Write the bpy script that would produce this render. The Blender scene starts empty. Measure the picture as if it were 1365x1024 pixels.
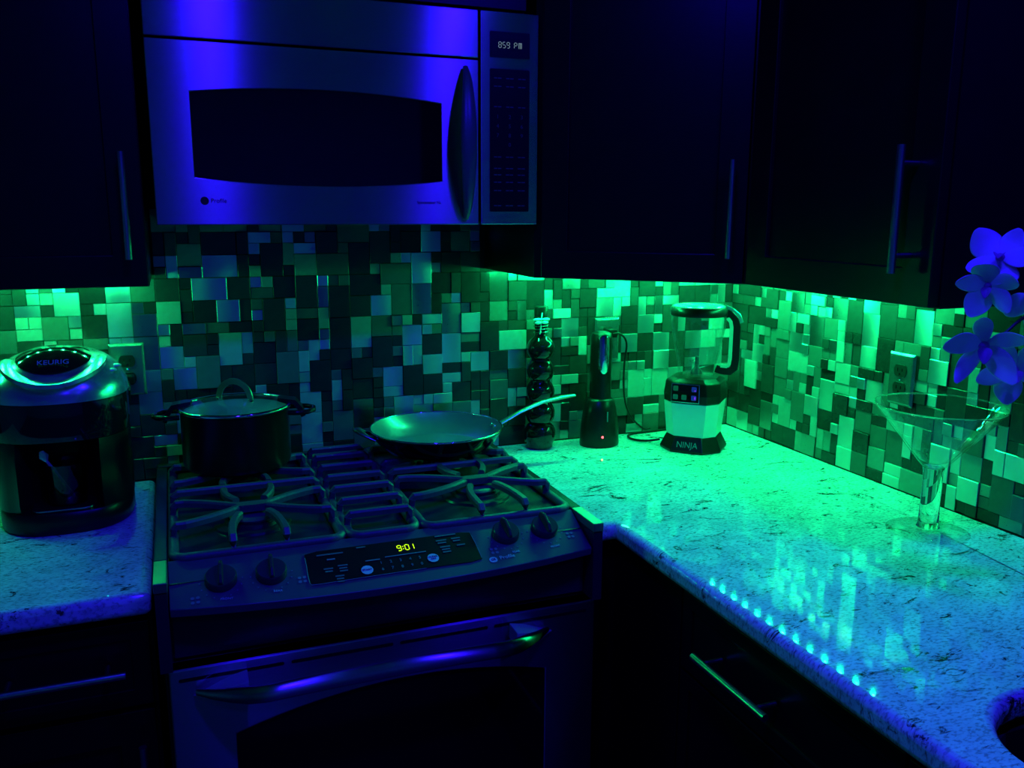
import bpy, bmesh, math, random
from mathutils import Vector, Matrix

S = bpy.context.scene
COL = S.collection
PI = math.pi

# ------------------------------------------------------------------ camera
cam_data = bpy.data.cameras.new('camera')
cam = bpy.data.objects.new('camera', cam_data)
COL.objects.link(cam)
S.camera = cam
cam_data.sensor_width = 36.0
cam_data.sensor_fit = 'HORIZONTAL'
cam_data.lens = 1165.19 / 1365.0 * 36.0
cam_data.clip_start = 0.02
_y, _p, _r = math.radians(21.2603), math.radians(11.2538), math.radians(0.2593)
fw = Vector((math.sin(_y)*math.cos(_p), math.cos(_y)*math.cos(_p), -math.sin(_p)))
rt0 = Vector((math.cos(_y), -math.sin(_y), 0.0))
up0 = rt0.cross(fw)
rt = rt0*math.cos(_r) + up0*math.sin(_r)
up = up0*math.cos(_r) - rt0*math.sin(_r)
M = Matrix((rt, up, -fw)).transposed().to_4x4()
M.translation = Vector((0.035, -2.1016, 1.533))
cam.matrix_world = M

# ------------------------------------------------------------------ world, exposure
w = bpy.data.worlds.new('night_room')
S.world = w
w.use_nodes = True
w.node_tree.nodes['Background'].inputs[0].default_value = (0.015, 0.004, 1.0, 1)
w.node_tree.nodes['Background'].inputs[1].default_value = 0.012
S.view_settings.view_transform = 'Standard'
S.view_settings.look = 'None'
S.view_settings.gamma = 1.0
S.view_settings.exposure = 0.0
S.view_settings.use_curve_mapping = False

# ------------------------------------------------------------------ main dimensions
ZK = 0.922        # counter top
XW = 1.53         # right wall
ZC = 1.388        # underside of the wall cabinets
GREEN = (0.0, 1.0, 0.24)
BLUE = (0.016, 0.002, 1.0)

# blue ceiling downlights behind the viewpoint
def downlight(loc, watts, size=0.11):
    d = bpy.data.lights.new('ceiling_downlight', 'AREA')
    d.shape = 'DISK'; d.size = size; d.energy = watts; d.color = BLUE
    o = bpy.data.objects.new('ceiling_downlight', d)
    COL.objects.link(o); o.location = loc
    return o
for p, e in (((0.19, -1.5, 2.43), 13.5), ((0.98, -1.5, 2.43), 13.5), ((0.3, -2.9, 2.43), 5.0), ((1.35, -2.9, 2.43), 5.0)):
    downlight(p, e)

# ------------------------------------------------------------------ materials
MATS = {}
def mat(name, color, rough=0.4, metal=0.0, var=0.15, nscale=40.0, aniso=0.0, tangent=None, coat=0.0, bump=0.0, spec=0.5, trans=0.0, emit=None, estr=0.0, ior=1.45):
    m = bpy.data.materials.new(name); m.use_nodes = True
    nt = m.node_tree; N = nt.nodes; L = nt.links
    b = N['Principled BSDF']
    b.inputs['Roughness'].default_value = rough
    b.inputs['Metallic'].default_value = metal
    b.inputs['Specular IOR Level'].default_value = spec
    b.inputs['IOR'].default_value = ior
    b.inputs['Coat Weight'].default_value = coat
    b.inputs['Coat Roughness'].default_value = 0.05
    b.inputs['Transmission Weight'].default_value = trans
    c = (*color, 1)
    b.inputs['Base Color'].default_value = c
    if emit:
        b.inputs['Emission Color'].default_value = (*emit, 1)
        b.inputs['Emission Strength'].default_value = estr
    if var > 0 and trans == 0:
        tc = N.new('ShaderNodeTexCoord'); no = N.new('ShaderNodeTexNoise')
        no.inputs['Scale'].default_value = nscale; no.inputs['Detail'].default_value = 4
        L.new(tc.outputs['Object'], no.inputs['Vector'])
        mx = N.new('ShaderNodeMix'); mx.data_type = 'RGBA'
        mx.inputs['A'].default_value = (*[x*(1-var) for x in color], 1)
        mx.inputs['B'].default_value = (*[min(1, x*(1+var)) for x in color], 1)
        L.new(no.outputs['Fac'], mx.inputs['Factor']); L.new(mx.outputs['Result'], b.inputs['Base Color'])
        if bump > 0:
            bp = N.new('ShaderNodeBump'); bp.inputs['Strength'].default_value = bump; bp.inputs['Distance'].default_value = 0.002
            L.new(no.outputs['Fac'], bp.inputs['Height']); L.new(bp.outputs['Normal'], b.inputs['Normal'])
    if aniso > 0:
        b.inputs['Anisotropic'].default_value = aniso
        if tangent:
            cv = N.new('ShaderNodeCombineXYZ')
            for i in range(3): cv.inputs[i].default_value = tangent[i]
            L.new(cv.outputs[0], b.inputs['Tangent'])
    MATS[name] = m
    return m

def thin_glass(name, tint=(1, 1, 1), ior=1.5, rough=0.0):
    m = bpy.data.materials.new(name); m.use_nodes = True
    nt = m.node_tree; N = nt.nodes; L = nt.links
    N.remove(N['Principled BSDF'])
    tr = N.new('ShaderNodeBsdfTransparent'); tr.inputs[0].default_value = (*tint, 1)
    gl = N.new('ShaderNodeBsdfGlossy'); gl.inputs['Roughness'].default_value = rough
    fr = N.new('ShaderNodeFresnel')
    ge = N.new('ShaderNodeNewGeometry'); mr = N.new('ShaderNodeMapRange')      # same reflectance from both sides of the sheet
    mr.inputs[3].default_value = ior; mr.inputs[4].default_value = 1/ior
    L.new(ge.outputs['Backfacing'], mr.inputs[0]); L.new(mr.outputs[0], fr.inputs[0])
    mx = N.new('ShaderNodeMixShader')
    L.new(fr.outputs[0], mx.inputs[0]); L.new(tr.outputs[0], mx.inputs[1]); L.new(gl.outputs[0], mx.inputs[2])
    L.new(mx.outputs[0], N['Material Output'].inputs[0])
    MATS[name] = m
    return m

def tile_metal(name, color, rough, aniso=0.55):
    m = mat(name, color, rough, 1.0, 0.0)
    nt = m.node_tree; N = nt.nodes; L = nt.links; b = N['Principled BSDF']
    oi = N.new('ShaderNodeObjectInfo'); tc = N.new('ShaderNodeTexCoord')
    ms = N.new('ShaderNodeMath'); ms.operation = 'MULTIPLY'; ms.inputs[1].default_value = 6.2832
    L.new(oi.outputs['Random'], ms.inputs[0])
    # the brush strokes swing in arcs across each tile
    sx = N.new('ShaderNodeSeparateXYZ'); L.new(tc.outputs['Object'], sx.inputs[0])
    ad = N.new('ShaderNodeMath'); ad.operation = 'MULTIPLY_ADD'; ad.inputs[1].default_value = 28.0
    L.new(sx.outputs['X'], ad.inputs[0]); L.new(ms.outputs[0], ad.inputs[2])
    co = N.new('ShaderNodeMath'); co.operation = 'COSINE'; L.new(ad.outputs[0], co.inputs[0])
    si = N.new('ShaderNodeMath'); si.operation = 'SINE'; L.new(ad.outputs[0], si.inputs[0])
    cv = N.new('ShaderNodeCombineXYZ')
    L.new(co.outputs[0], cv.inputs[0]); L.new(co.outputs[0], cv.inputs[1]); L.new(si.outputs[0], cv.inputs[2])
    b.inputs['Anisotropic'].default_value = aniso
    L.new(cv.outputs[0], b.inputs['Tangent'])
    no = N.new('ShaderNodeTexNoise'); no.inputs['Scale'].default_value = 240; no.inputs['Detail'].default_value = 3
    L.new(tc.outputs['Object'], no.inputs['Vector'])
    mr = N.new('ShaderNodeMapRange'); mr.inputs[3].default_value = rough*0.75; mr.inputs[4].default_value = rough*1.3
    L.new(no.outputs['Fac'], mr.inputs[0]); L.new(mr.outputs[0], b.inputs['Roughness'])
    return m

def granite(name):
    m = mat(name, (0.6, 0.6, 0.58), 0.035, 0.0, 0.0, spec=0.6)
    nt = m.node_tree; N = nt.nodes; L = nt.links; b = N['Principled BSDF']
    tc = N.new('ShaderNodeTexCoord')
    mp = N.new('ShaderNodeMapping'); mp.inputs['Scale'].default_value = (1.0, 2.0, 1.0); mp.inputs['Rotation'].default_value = (0, 0, 0.25)
    L.new(tc.outputs['Object'], mp.inputs[0])
    def noise(scale, detail, rough, dist, src):
        n = N.new('ShaderNodeTexNoise')
        n.inputs['Scale'].default_value = scale; n.inputs['Detail'].default_value = detail
        n.inputs['Roughness'].default_value = rough; n.inputs['Distortion'].default_value = dist
        L.new(src, n.inputs['Vector']); return n.outputs['Fac']
    def ramp(src, stops):
        r = N.new('ShaderNodeValToRGB'); e = r.color_ramp.elements
        e[0].position, e[0].color = stops[0][0], (*stops[0][1], 1)
        e[1].position, e[1].color = stops[-1][0], (*stops[-1][1], 1)
        for p, c in stops[1:-1]:
            k = e.new(p); k.color = (*c, 1)
        L.new(src, r.inputs[0]); return r.outputs[0]
    def mul(a, c):
        x = N.new('ShaderNodeMix'); x.data_type = 'RGBA'; x.blend_type = 'MULTIPLY'; x.inputs['Factor'].default_value = 1
        L.new(a, x.inputs['A']); L.new(c, x.inputs['B']); return x.outputs['Result']
    base = ramp(noise(9, 6, 0.6, 0.4, mp.outputs[0]), [(0.3, (0.55, 0.55, 0.54)), (0.7, (0.82, 0.81, 0.79))])
    flecks = ramp(noise(24, 8, 0.72, 1.4, mp.outputs[0]), [(0.365, (0.10, 0.10, 0.10)), (0.42, (1, 1, 1))])
    big = ramp(noise(7, 10, 0.8, 1.2, mp.outputs[0]), [(0.385, (0.06, 0.05, 0.045)), (0.425, (1, 1, 1))])
    spk = ramp(noise(120, 3, 0.6, 0.0, mp.outputs[0]), [(0.36, (0.5, 0.5, 0.5)), (0.52, (1, 1, 1))])
    L.new(mul(mul(mul(base, flecks), big), spk), b.inputs['Base Color'])
    return m

mat('wall_paint', (0.6, 0.6, 0.6), 0.8, var=0.05)
mat('grout', (0.02, 0.02, 0.02), 0.9, var=0.2)
mat('floor_tile', (0.05, 0.045, 0.04), 0.4)
mat('espresso', (0.0045, 0.0042, 0.0045), 0.3, var=0.3, nscale=25, spec=0.35)
mat('steel', (0.33, 0.33, 0.34), 0.25, 1.0, var=0.03, nscale=200, aniso=1.0, tangent=(0, 0, 1))
mat('handle_steel', (0.42, 0.42, 0.42), 0.28, 1.0, var=0.05)
mat('chrome', (0.8, 0.8, 0.8), 0.08, 1.0, var=0.0)
mat('black_plastic', (0.005, 0.005, 0.0055), 0.3, var=0.1, spec=0.35)
mat('knob_black', (0.035, 0.035, 0.038), 0.2, var=0.05)
mat('black_gloss', (0.006, 0.006, 0.007), 0.06, var=0.0, spec=0.6)
mat('dark_glass', (0.003, 0.003, 0.004), 0.04, var=0.0, spec=0.5)
mat('keypad_glass', (0.006, 0.006, 0.007), 0.3, var=0.0, spec=0.3)
mat('legend', (0.10, 0.10, 0.11), 0.6, var=0.0)
mat('print_white', (0.5, 0.5, 0.52), 0.6, var=0.0)
mat('print_grey', (0.2, 0.2, 0.21), 0.6, var=0.0)
mat('print_dark', (0.02, 0.02, 0.02), 0.5, var=0.0)
mat('range_paint', (0.10, 0.10, 0.105), 0.35, 0.25, var=0.1, nscale=300)
mat('range_enamel', (0.025, 0.025, 0.027), 0.25, var=0.1)
mat('cast_iron', (0.07, 0.07, 0.073), 0.42, var=0.25, nscale=200, bump=0.3)
mat('cap_steel', (0.3, 0.3, 0.3), 0.4, 1.0, var=0.05)
mat('clock_green', (0.1, 0.15, 0), 0.5, var=0, emit=(0.55, 1.0, 0.0), estr=1.6)
mat('clock_white', (0.1, 0.1, 0.1), 0.5, var=0, emit=(0.35, 0.55, 0.5), estr=0.42)
mat('red_led', (0.2, 0, 0), 0.4, var=0, emit=(1.0, 0.06, 0.08), estr=6.0)
mat('blue_led', (0, 0, 0.2), 0.4, var=0, emit=(0.03, 0.12, 1.0), estr=0.14)
mat('violet_led', (0.1, 0, 0.2), 0.4, var=0, emit=(0.25, 0.02, 1.0), estr=0.8)
mat('green_led', (0.0, 0.4, 0.1), 0.4, var=0, emit=(0.75, 1.0, 0.85), estr=24.0)
mat('strip_tape', (0.3, 0.3, 0.3), 0.5, var=0.05)
mat('pot_enamel', (0.014, 0.006, 0.005), 0.3, var=0.1)
mat('glass', (1, 1, 1), 0.0, var=0, trans=1.0, ior=1.45)
mat('smoky_glass', (0.28, 0.2, 0.16), 0.02, var=0, trans=1.0, ior=1.45)
thin_glass('clear_plastic', (0.93, 0.95, 0.95), 1.45, 0.03)
thin_glass('thin_glass', (0.97, 0.98, 0.98), 1.5, 0.01)
mat('pan_coat', (0.16, 0.16, 0.17), 0.28, 0.3, var=0.1, coat=0.3)
mat('silver_paint', (0.5, 0.5, 0.5), 0.3, 0.5, var=0.06, nscale=60)
mat('silver_smooth', (0.55, 0.55, 0.56), 0.22, 0.8, var=0.05, nscale=30)
mat('nickel_plate', (0.26, 0.26, 0.255), 0.25, 0.9, var=0.06)
mat('brown_receptacle', (0.012, 0.009, 0.008), 0.35, var=0.1)
mat('blender_silver', (0.55, 0.56, 0.56), 0.35, 0.25, var=0.03)
mat('lid_grey', (0.42, 0.42, 0.42), 0.15, var=0.05)
mat('petal', (0.55, 0.5, 0.62), 0.55, var=0.15, nscale=25)
mat('petal_throat', (0.3, 0.12, 0.3), 0.5, var=0.2)
mat('plant_green', (0.03, 0.06, 0.025), 0.45, var=0.25)
mat('pot_ceramic', (0.3, 0.3, 0.3), 0.3, var=0.05)
mat('moss', (0.04, 0.04, 0.02), 0.9, var=0.4)
mat('sink_composite', (0.02, 0.02, 0.022), 0.4, var=0.3, nscale=300)
mat('charm', (0.9, 0.9, 0.88), 0.3, 0.0, var=0.0)
mat('wire', (0.25, 0.25, 0.25), 0.25, 1.0, var=0.0)
granite('granite')
TILES = [mat('tile_espresso', (0.018, 0.016, 0.015), 0.24, var=0.35, nscale=60, spec=0.5),
         mat('tile_umber', (0.03, 0.027, 0.025), 0.3, var=0.3, nscale=60),
         mat('tile_taupe', (0.09, 0.085, 0.08), 0.36, var=0.2, nscale=50),
         tile_metal('tile_aluminium', (0.62, 0.62, 0.62), 0.34),
         tile_metal('tile_bronze', (0.3, 0.29, 0.28), 0.3),
         mat('tile_stone', (0.27, 0.26, 0.25), 0.40, var=0.15, nscale=70)]

# ------------------------------------------------------------------ mesh building
class MB:
    def __init__(s, mtx=None):
        s.v = []; s.f = []; s.mi = []; s.m = mtx
    def add(s, vs, fs, mi=0):
        o = len(s.v)
        for p in vs:
            p = Vector(p)
            s.v.append(s.m @ p if s.m else p)
        for f in fs:
            s.f.append([i+o for i in f]); s.mi.append(mi)
        return s
    def box(s, x0, x1, y0, y1, z0, z1, mi=0):
        return s.add([(x0,y0,z0),(x1,y0,z0),(x1,y1,z0),(x0,y1,z0),(x0,y0,z1),(x1,y0,z1),(x1,y1,z1),(x0,y1,z1)],
                     [(0,3,2,1),(4,5,6,7),(0,1,5,4),(1,2,6,5),(2,3,7,6),(3,0,4,7)], mi)
    def loft(s, rings, cap0=True, cap1=True, closed=True):
        n = len(rings[0]); vs = [p for r in rings for p in r]; fs = []
        for i in range(len(rings)-1):
            for j in range(n if closed else n-1):
                k = (j+1) % n
                fs.append((i*n+j, i*n+k, (i+1)*n+k, (i+1)*n+j))
        if cap0: fs.append(tuple(range(n-1, -1, -1)))
        if cap1: fs.append(tuple(range((len(rings)-1)*n, len(rings)*n)))
        return s.add(vs, fs)
    def prism(s, pts, a0, a1, axis='z'):
        def P(p, a):
            if axis == 'z': return (p[0], p[1], a)
            if axis == 'y': return (p[0], a, p[1])
            return (a, p[0], p[1])
        return s.loft([[P(p, a0) for p in pts], [P(p, a1) for p in pts]])
    def lathe(s, prof, n=32, c=(0,0,0), cap0=False, cap1=False):
        rings = [[(c[0]+r*math.cos(2*PI*j/n), c[1]+r*math.sin(2*PI*j/n), c[2]+z) for j in range(n)] for r, z in prof]
        return s.loft(rings, cap0, cap1)
    def sweep(s, path, sec, scales=None, upv=(0,0,1), cap=True, closed=False):
        path = [Vector(p) for p in path]; n = len(path)
        if isinstance(sec, (int, float)):
            r = sec; sec = [(r*math.cos(2*PI*k/10), r*math.sin(2*PI*k/10)) for k in range(10)]
        rings = []; u = Vector(upv)
        for i, p in enumerate(path):
            if closed: t = path[(i+1) % n]-path[i-1]
            else: t = path[min(i+1, n-1)]-path[max(i-1, 0)]
            t.normalize()
            a = u.cross(t)
            if a.length < 1e-4: a = Vector((1, 0, 0)).cross(t)
            a.normalize(); b = t.cross(a)
            k = scales[i] if scales else 1.0
            if isinstance(k, (int, float)): k = (k, k)
            rings.append([tuple(p+a*x*k[0]+b*y*k[1]) for x, y in sec])
        if closed:
            rings.append(rings[0]); return s.loft(rings, False, False)
        return s.loft(rings, cap, cap)
    def ellipsoid(s, c, r, nu=20, nv=12, v0=0.0, v1=1.0):
        rings = []
        for i in range(nv+1):
            t = PI*(v0+(v1-v0)*i/nv)
            rr, z = max(math.sin(t), 1e-4), -math.cos(t)
            rings.append([(c[0]+r[0]*rr*math.cos(2*PI*j/nu), c[1]+r[1]*rr*math.sin(2*PI*j/nu), c[2]+r[2]*z) for j in range(nu)])
        return s.loft(rings, True, True)
    def build(s, name, m, parent=None, smooth=None, bevel=0.0, local=False, seg=2, solid=0.0, sub=0):
        off = Vector((0, 0, 0)); own = Vector((0, 0, 0))
        if parent is not None and not local:
            q = parent
            while q.parent: q = q.parent
            off = q.location
        elif parent is None and s.v:
            xs = [p.x for p in s.v]; ys = [p.y for p in s.v]; zs = [p.z for p in s.v]
            off = own = Vector(((min(xs)+max(xs))/2, (min(ys)+max(ys))/2, min(zs)))
        me = bpy.data.meshes.new(name)
        me.from_pydata([tuple(p-off) for p in s.v], [], s.f)
        ms = m if isinstance(m, (list, tuple)) else [m]
        for k in ms: me.materials.append(MATS[k] if isinstance(k, str) else k)
        if len(ms) > 1: me.polygons.foreach_set('material_index', s.mi)
        bm = bmesh.new(); bm.from_mesh(me)
        bmesh.ops.recalc_face_normals(bm, faces=bm.faces); bm.to_mesh(me); bm.free()
        if smooth:
            me.polygons.foreach_set('use_smooth', [True]*len(me.polygons))
            me.set_sharp_from_angle(angle=math.radians(smooth))
        me.update()
        o = bpy.data.objects.new(name, me); COL.objects.link(o)
        if parent is not None: o.parent = parent
        else: o.location = own
        if solid:
            x = o.modifiers.new('thickness', 'SOLIDIFY'); x.thickness = solid; x.offset = 0
        if bevel > 0:
            x = o.modifiers.new('soft_edges', 'BEVEL'); x.width = bevel; x.segments = seg; x.limit_method = 'ANGLE'; x.angle_limit = math.radians(35)
            x.harden_normals = False
        if sub:
            x = o.modifiers.new('subdivision', 'SUBSURF'); x.levels = sub; x.render_levels = sub
        return o

def tag(o, label, cat, group=None):
    o['label'] = label; o['category'] = cat
    if group: o['group'] = group
    return o
def thing(name, loc, label, cat, group=None, rz=0.0):
    o = bpy.data.objects.new(name, None); COL.objects.link(o)
    o.empty_display_size = 0.05
    o.location = loc; o.rotation_euler = (0, 0, rz)
    return tag(o, label, cat, group)
def structure(o):
    o['kind'] = 'structure'; return o

def plate_hole(outer, hole, a0, a1, axis='z', mtx=None):
    """flat plate with a hole, extruded from a0 to a1"""
    bm = bmesh.new()
    def P(p, a):
        if axis == 'z': return (p[0], p[1], a)
        if axis == 'y': return (p[0], a, p[1])
        return (a, p[0], p[1])
    es = []
    for loop in (outer, hole):
        vs = [bm.verts.new(P(p, a0)) for p in loop]
        for i in range(len(vs)): es.append(bm.edges.new((vs[i], vs[(i+1) % len(vs)])))
    r = bmesh.ops.triangle_fill(bm, use_beauty=True, edges=es)
    fs = [g for g in r['geom'] if isinstance(g, bmesh.types.BMFace)]
    d = {'z': Vector((0,0,a1-a0)), 'y': Vector((0,a1-a0,0)), 'x': Vector((a1-a0,0,0))}[axis]
    e = bmesh.ops.extrude_face_region(bm, geom=fs)
    bmesh.ops.translate(bm, vec=d, verts=[g for g in e['geom'] if isinstance(g, bmesh.types.BMVert)])
    bm.verts.index_update()
    mb = MB(mtx)
    mb.add([v.co[:] for v in bm.verts], [[v.index for v in f.verts] for f in bm.faces])
    bm.free()
    return mb

def rrect(x0, x1, y0, y1, r, n=5):
    pts = []
    for cx, cy, a in ((x1-r, y0+r, -PI/2), (x1-r, y1-r, 0), (x0+r, y1-r, PI/2), (x0+r, y0+r, PI)):
        for i in range(n+1):
            t = a+PI/2*i/n; pts.append((cx+r*math.cos(t), cy+r*math.sin(t)))
    return pts

def text(name, body, size, mtx, m, parent, depth=0.0003, sx=1.0):
    """raised lettering; mtx maps text x/y/z to world"""
    cu = bpy.data.curves.new('lettering', 'FONT'); cu.body = body; cu.size = size
    cu.align_x = 'CENTER'; cu.align_y = 'CENTER'; cu.extrude = depth; cu.resolution_u = 3
    t = bpy.data.objects.new('lettering', cu); COL.objects.link(t)
    bpy.context.view_layer.update()
    me = bpy.data.meshes.new_from_object(t)
    bpy.data.objects.remove(t); bpy.data.curves.remove(cu)
    mb = MB(mtx @ Matrix.Diagonal((sx, 1, 1, 1)))
    mb.add([v.co[:] for v in me.vertices], [list(p.vertices) for p in me.polygons])
    bpy.data.meshes.remove(me)
    return mb.build(name, m, parent)

def frame(o, x, y):
    """matrix with origin o, x axis x, y axis y"""
    x = Vector(x).normalized(); y = Vector(y); z = x.cross(y).normalized(); y = z.cross(x)
    m = Matrix((x, y, z)).transposed().to_4x4(); m.translation = Vector(o); return m

def bar_handle(parent, p0, p1, back, r=0.0065):
    """straight pull with two posts reaching back to the door"""
    p0, p1, back = Vector(p0), Vector(p1), Vector(back)
    h = MB().sweep([p0, p1], r, upv=(0.3, 0.5, 0.81)).build('handle', 'handle_steel', parent, smooth=40)
    for t in (0.14, 0.86):
        q = p0.lerp(p1, t)
        MB().sweep([q, q+back], 0.0045, upv=(0.3, 0.5, 0.81)).build('handle_post', 'handle_steel', h, smooth=40)
    return h

def shaker(parent, name, mtx, w, h, th=0.02, st=0.058, rec=0.008):
    """door leaf in local x (0..w), z (0..h), front towards -y"""
    mb = plate_hole([(0,0),(w,0),(w,h),(0,h)], [(st,st),(w-st,st),(w-st,h-st),(st,h-st)], -th, 0, 'y', mtx)
    o = mb.build(name, 'espresso', parent, bevel=0.0015)
    p = MB(mtx); p.box(st-0.004, w-st+0.004, -th+rec, -0.001, st-0.004, h-st+0.004)
    p.build('panel', 'espresso', o)
    return o

# ------------------------------------------------------------------ room shell
structure(MB().box(-2.5, XW+0.12, 0.0, 0.12, 0.0, 2.45).build('wall_back', 'grout'))
structure(MB().box(XW, XW+0.12, -4.0, 0.0, 0.0, 2.45).build('wall_right', 'grout'))
structure(MB().box(-2.6, XW+0.12, -4.1, 0.12, -0.1, 0.0).build('floor', 'floor_tile'))
structure(MB().box(-2.6, XW+0.12, -4.1, 0.12, 2.451, 2.55).build('ceiling', 'wall_paint'))
structure(MB().box(-2.6, XW+0.12, -4.1, -4.0, 0.0, 2.45).build('wall_front', 'wall_paint'))
structure(MB().box(-2.6, -2.5, -4.0, 0.12, 0.0, 2.45).build('wall_left', 'wall_paint'))
wall_back = bpy.data.objects['wall_back']; wall_right = bpy.data.objects['wall_right']

# ------------------------------------------------------------------ mosaic backsplash
U = 0.0254
def layout(nu, nv, rng, blocked=lambda i, j: False):
    occ = [[blocked(i, j) for j in range(nv)] for i in range(nu)]
    sizes = [((2,2), 30), ((1,1), 26), ((2,1), 14), ((1,2), 12), ((2,3), 12), ((3,2), 4)]
    out = []
    for j in range(nv):
        for i in range(nu):
            if occ[i][j]: continue
            c = [(sz, wt) for sz, wt in sizes if i+sz[0] <= nu and j+sz[1] <= nv and
                 not any(occ[a][b] for a in range(i, i+sz[0]) for b in range(j, j+sz[1]))]
            sz = rng.choices([x[0] for x in c], [x[1] for x in c])[0]
            for a in range(i, i+sz[0]):
                for b in range(j, j+sz[1]): occ[a][b] = True
            out.append((i, j, *sz))
    return out
CACHE = {}
def tile_geo(wu, hu):
    """bevelled slab, base on y=0, face towards -y, centred in x and z"""
    a, b, t, c = wu*U/2-0.0004, hu*U/2-0.0004, 0.006, 0.0007
    vs = [(-a,0,-b),(a,0,-b),(a,0,b),(-a,0,b), (-a,-t+c,-b),(a,-t+c,-b),(a,-t+c,b),(-a,-t+c,b),
          (-a+c,-t,-b+c),(a-c,-t,-b+c),(a-c,-t,b-c),(-a+c,-t,b-c)]
    fs = [(0,1,5,4),(1,2,6,5),(2,3,7,6),(3,0,4,7),(4,5,9,8),(5,6,10,9),(6,7,11,10),(7,4,8,11),(8,9,10,11)]
    return vs, fs
def tile_mesh(wu, hu, k):
    if (wu, hu, k) not in CACHE:
        vs, fs = tile_geo(wu, hu)
        me = bpy.data.meshes.new('tile'); me.from_pydata(vs, [], fs); me.materials.append(TILES[k]); me.update()
        CACHE[(wu, hu, k)] = me
    return CACHE[(wu, hu, k)]
def lay(wall, base, rz, tiles, rng, weight):
    R = Matrix.Rotation(rz, 4, 'Z')
    items = []
    for (i, j, a, b) in tiles:
        k = rng.choices(range(6), [30, 12, 17, 20, 8, 13])[0]
        x, z = (i+a/2)*U, (j+b/2)*U
        rel = rng.choice([0.0, 0.0, 0.0015, 0.003, 0.0042])
        tilt = (rng.gauss(0, 0.007), 0, rng.gauss(0, 0.009))
        items.append((a*b*weight(x, z), a, b, k, x, z, rel, tilt))
    items.sort(key=lambda q: -q[0])
    rest = MB()
    for n, (s, a, b, k, x, z, rel, tilt) in enumerate(items):
        Mx = Matrix.Translation(base) @ R @ Matrix.Translation((x, 0.001-rel, z)) @ Matrix.Rotation(tilt[2], 4, 'Z') @ Matrix.Rotation(tilt[0], 4, 'X')
        if n < 300:
            o = bpy.data.objects.new('tile', tile_mesh(a, b, k)); COL.objects.link(o)
            o.parent = wall; o.matrix_basis = Matrix.Translation(-wall.location) @ Mx
        else:
            vs, fs = tile_geo(a, b)
            rest.m = Mx; rest.add(vs, fs, k)
    if rest.v:
        o = rest.build('tile_field', TILES, wall); o['kind'] = 'stuff'
rng = random.Random(12)
def hid_back(x, z):      # tiles behind the cooker, coffee maker and pot count as small
    X, Z = x-0.381, z+ZK
    if X < -0.05 and Z < 1.2: return 0.2
    if 0.0 < X < 0.3 and Z < 1.08: return 0.2
    if X < -0.28: return 0.1
    if 1.2 < X < 1.4 and Z < 1.1: return 0.2
    return 1.0
# raised part behind the microwave is only between the wall cabinets
tl = layout(75, 24, rng, lambda i, j: j >= 18 and not (15 <= i < 45))
lay(wall_back, (-0.381, 0, ZK+0.001), 0.0, tl, rng, hid_back)
tl = layout(56, 18, rng)
lay(wall_right, (XW, -0.008, ZK+0.001), -PI/2, tl, rng, lambda x, z: 1.0 if x < 1.05 else 0.1)

# ------------------------------------------------------------------ countertops
def counter(name, outer, hole, label):
    if hole: mb = plate_hole(outer, hole, ZK-0.04, ZK)
    else: mb = MB().prism(outer, ZK-0.04, ZK)
    o = mb.build(name, 'granite', bevel=0.013, seg=4, smooth=40)
    return tag(o, label, 'countertop')
counter('countertop', [(-0.9,-0.0005),(-0.9,-0.657),(-0.029,-0.657),(-0.029,-0.0005)], None,
        'speckled pale granite countertop carrying the coffee maker beside the stove')
SINK = rrect(0.90, 1.38, -1.84, -1.382, 0.125, 8)
counter('countertop', [(0.779,-0.0005),(0.779,-0.632),(0.829,-0.632),(0.829,-2.5),(XW-0.0005,-2.5),(XW-0.0005,-0.0005)], SINK,
        'speckled pale granite L-shaped countertop with the sink cutout under the blender')
sk = MB()
ringo = lambda g, z: [(1.14+(x-1.14)*g, -1.611+(y+1.611)*g, z) for x, y in SINK]
sk.loft([ringo(1.03, ZK-0.041), ringo(0.985, ZK-0.041), ringo(0.97, ZK-0.12), ringo(0.93, ZK-0.20), ringo(0.86, ZK-0.215)], False, True)
tag(sk.build('sink', 'sink_composite', smooth=50, solid=0.0), 'dark undermount sink bowl with a rounded rim in the granite', 'sink')

# ------------------------------------------------------------------ base cabinets
t = thing('base_cabinet', (-0.33, -0.3, 0), 'dark wooden base cabinet with a drawer under the coffee maker counter', 'cabinet')
MB().box(-0.63, -0.032, -0.612, -0.005, 0.1, ZK-0.041).build('body', 'espresso', t)
MB().box(-0.63, -0.032, -0.55, -0.02, 0.0, 0.1).build('plinth', 'espresso', t)
F = Matrix.Translation((-0.40, -0.613, 0.715))
d = shaker(t, 'drawer', F, 0.362, 0.15, st=0.03, rec=0.004)
bar_handle(d, (-0.275, -0.672, 0.793), (-0.076, -0.672, 0.793), (0, 0.038, 0))
d = shaker(t, 'door', Matrix.Translation((-0.40, -0.613, 0.115)), 0.362, 0.59)
bar_handle(d, (-0.06, -0.672, 0.66), (-0.06, -0.672, 0.47), (0, 0.038, 0))
MB().box(-0.628, -0.405, -0.633, -0.613, 0.115, 0.865).build('door', 'espresso', t, bevel=0.0015)

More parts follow.
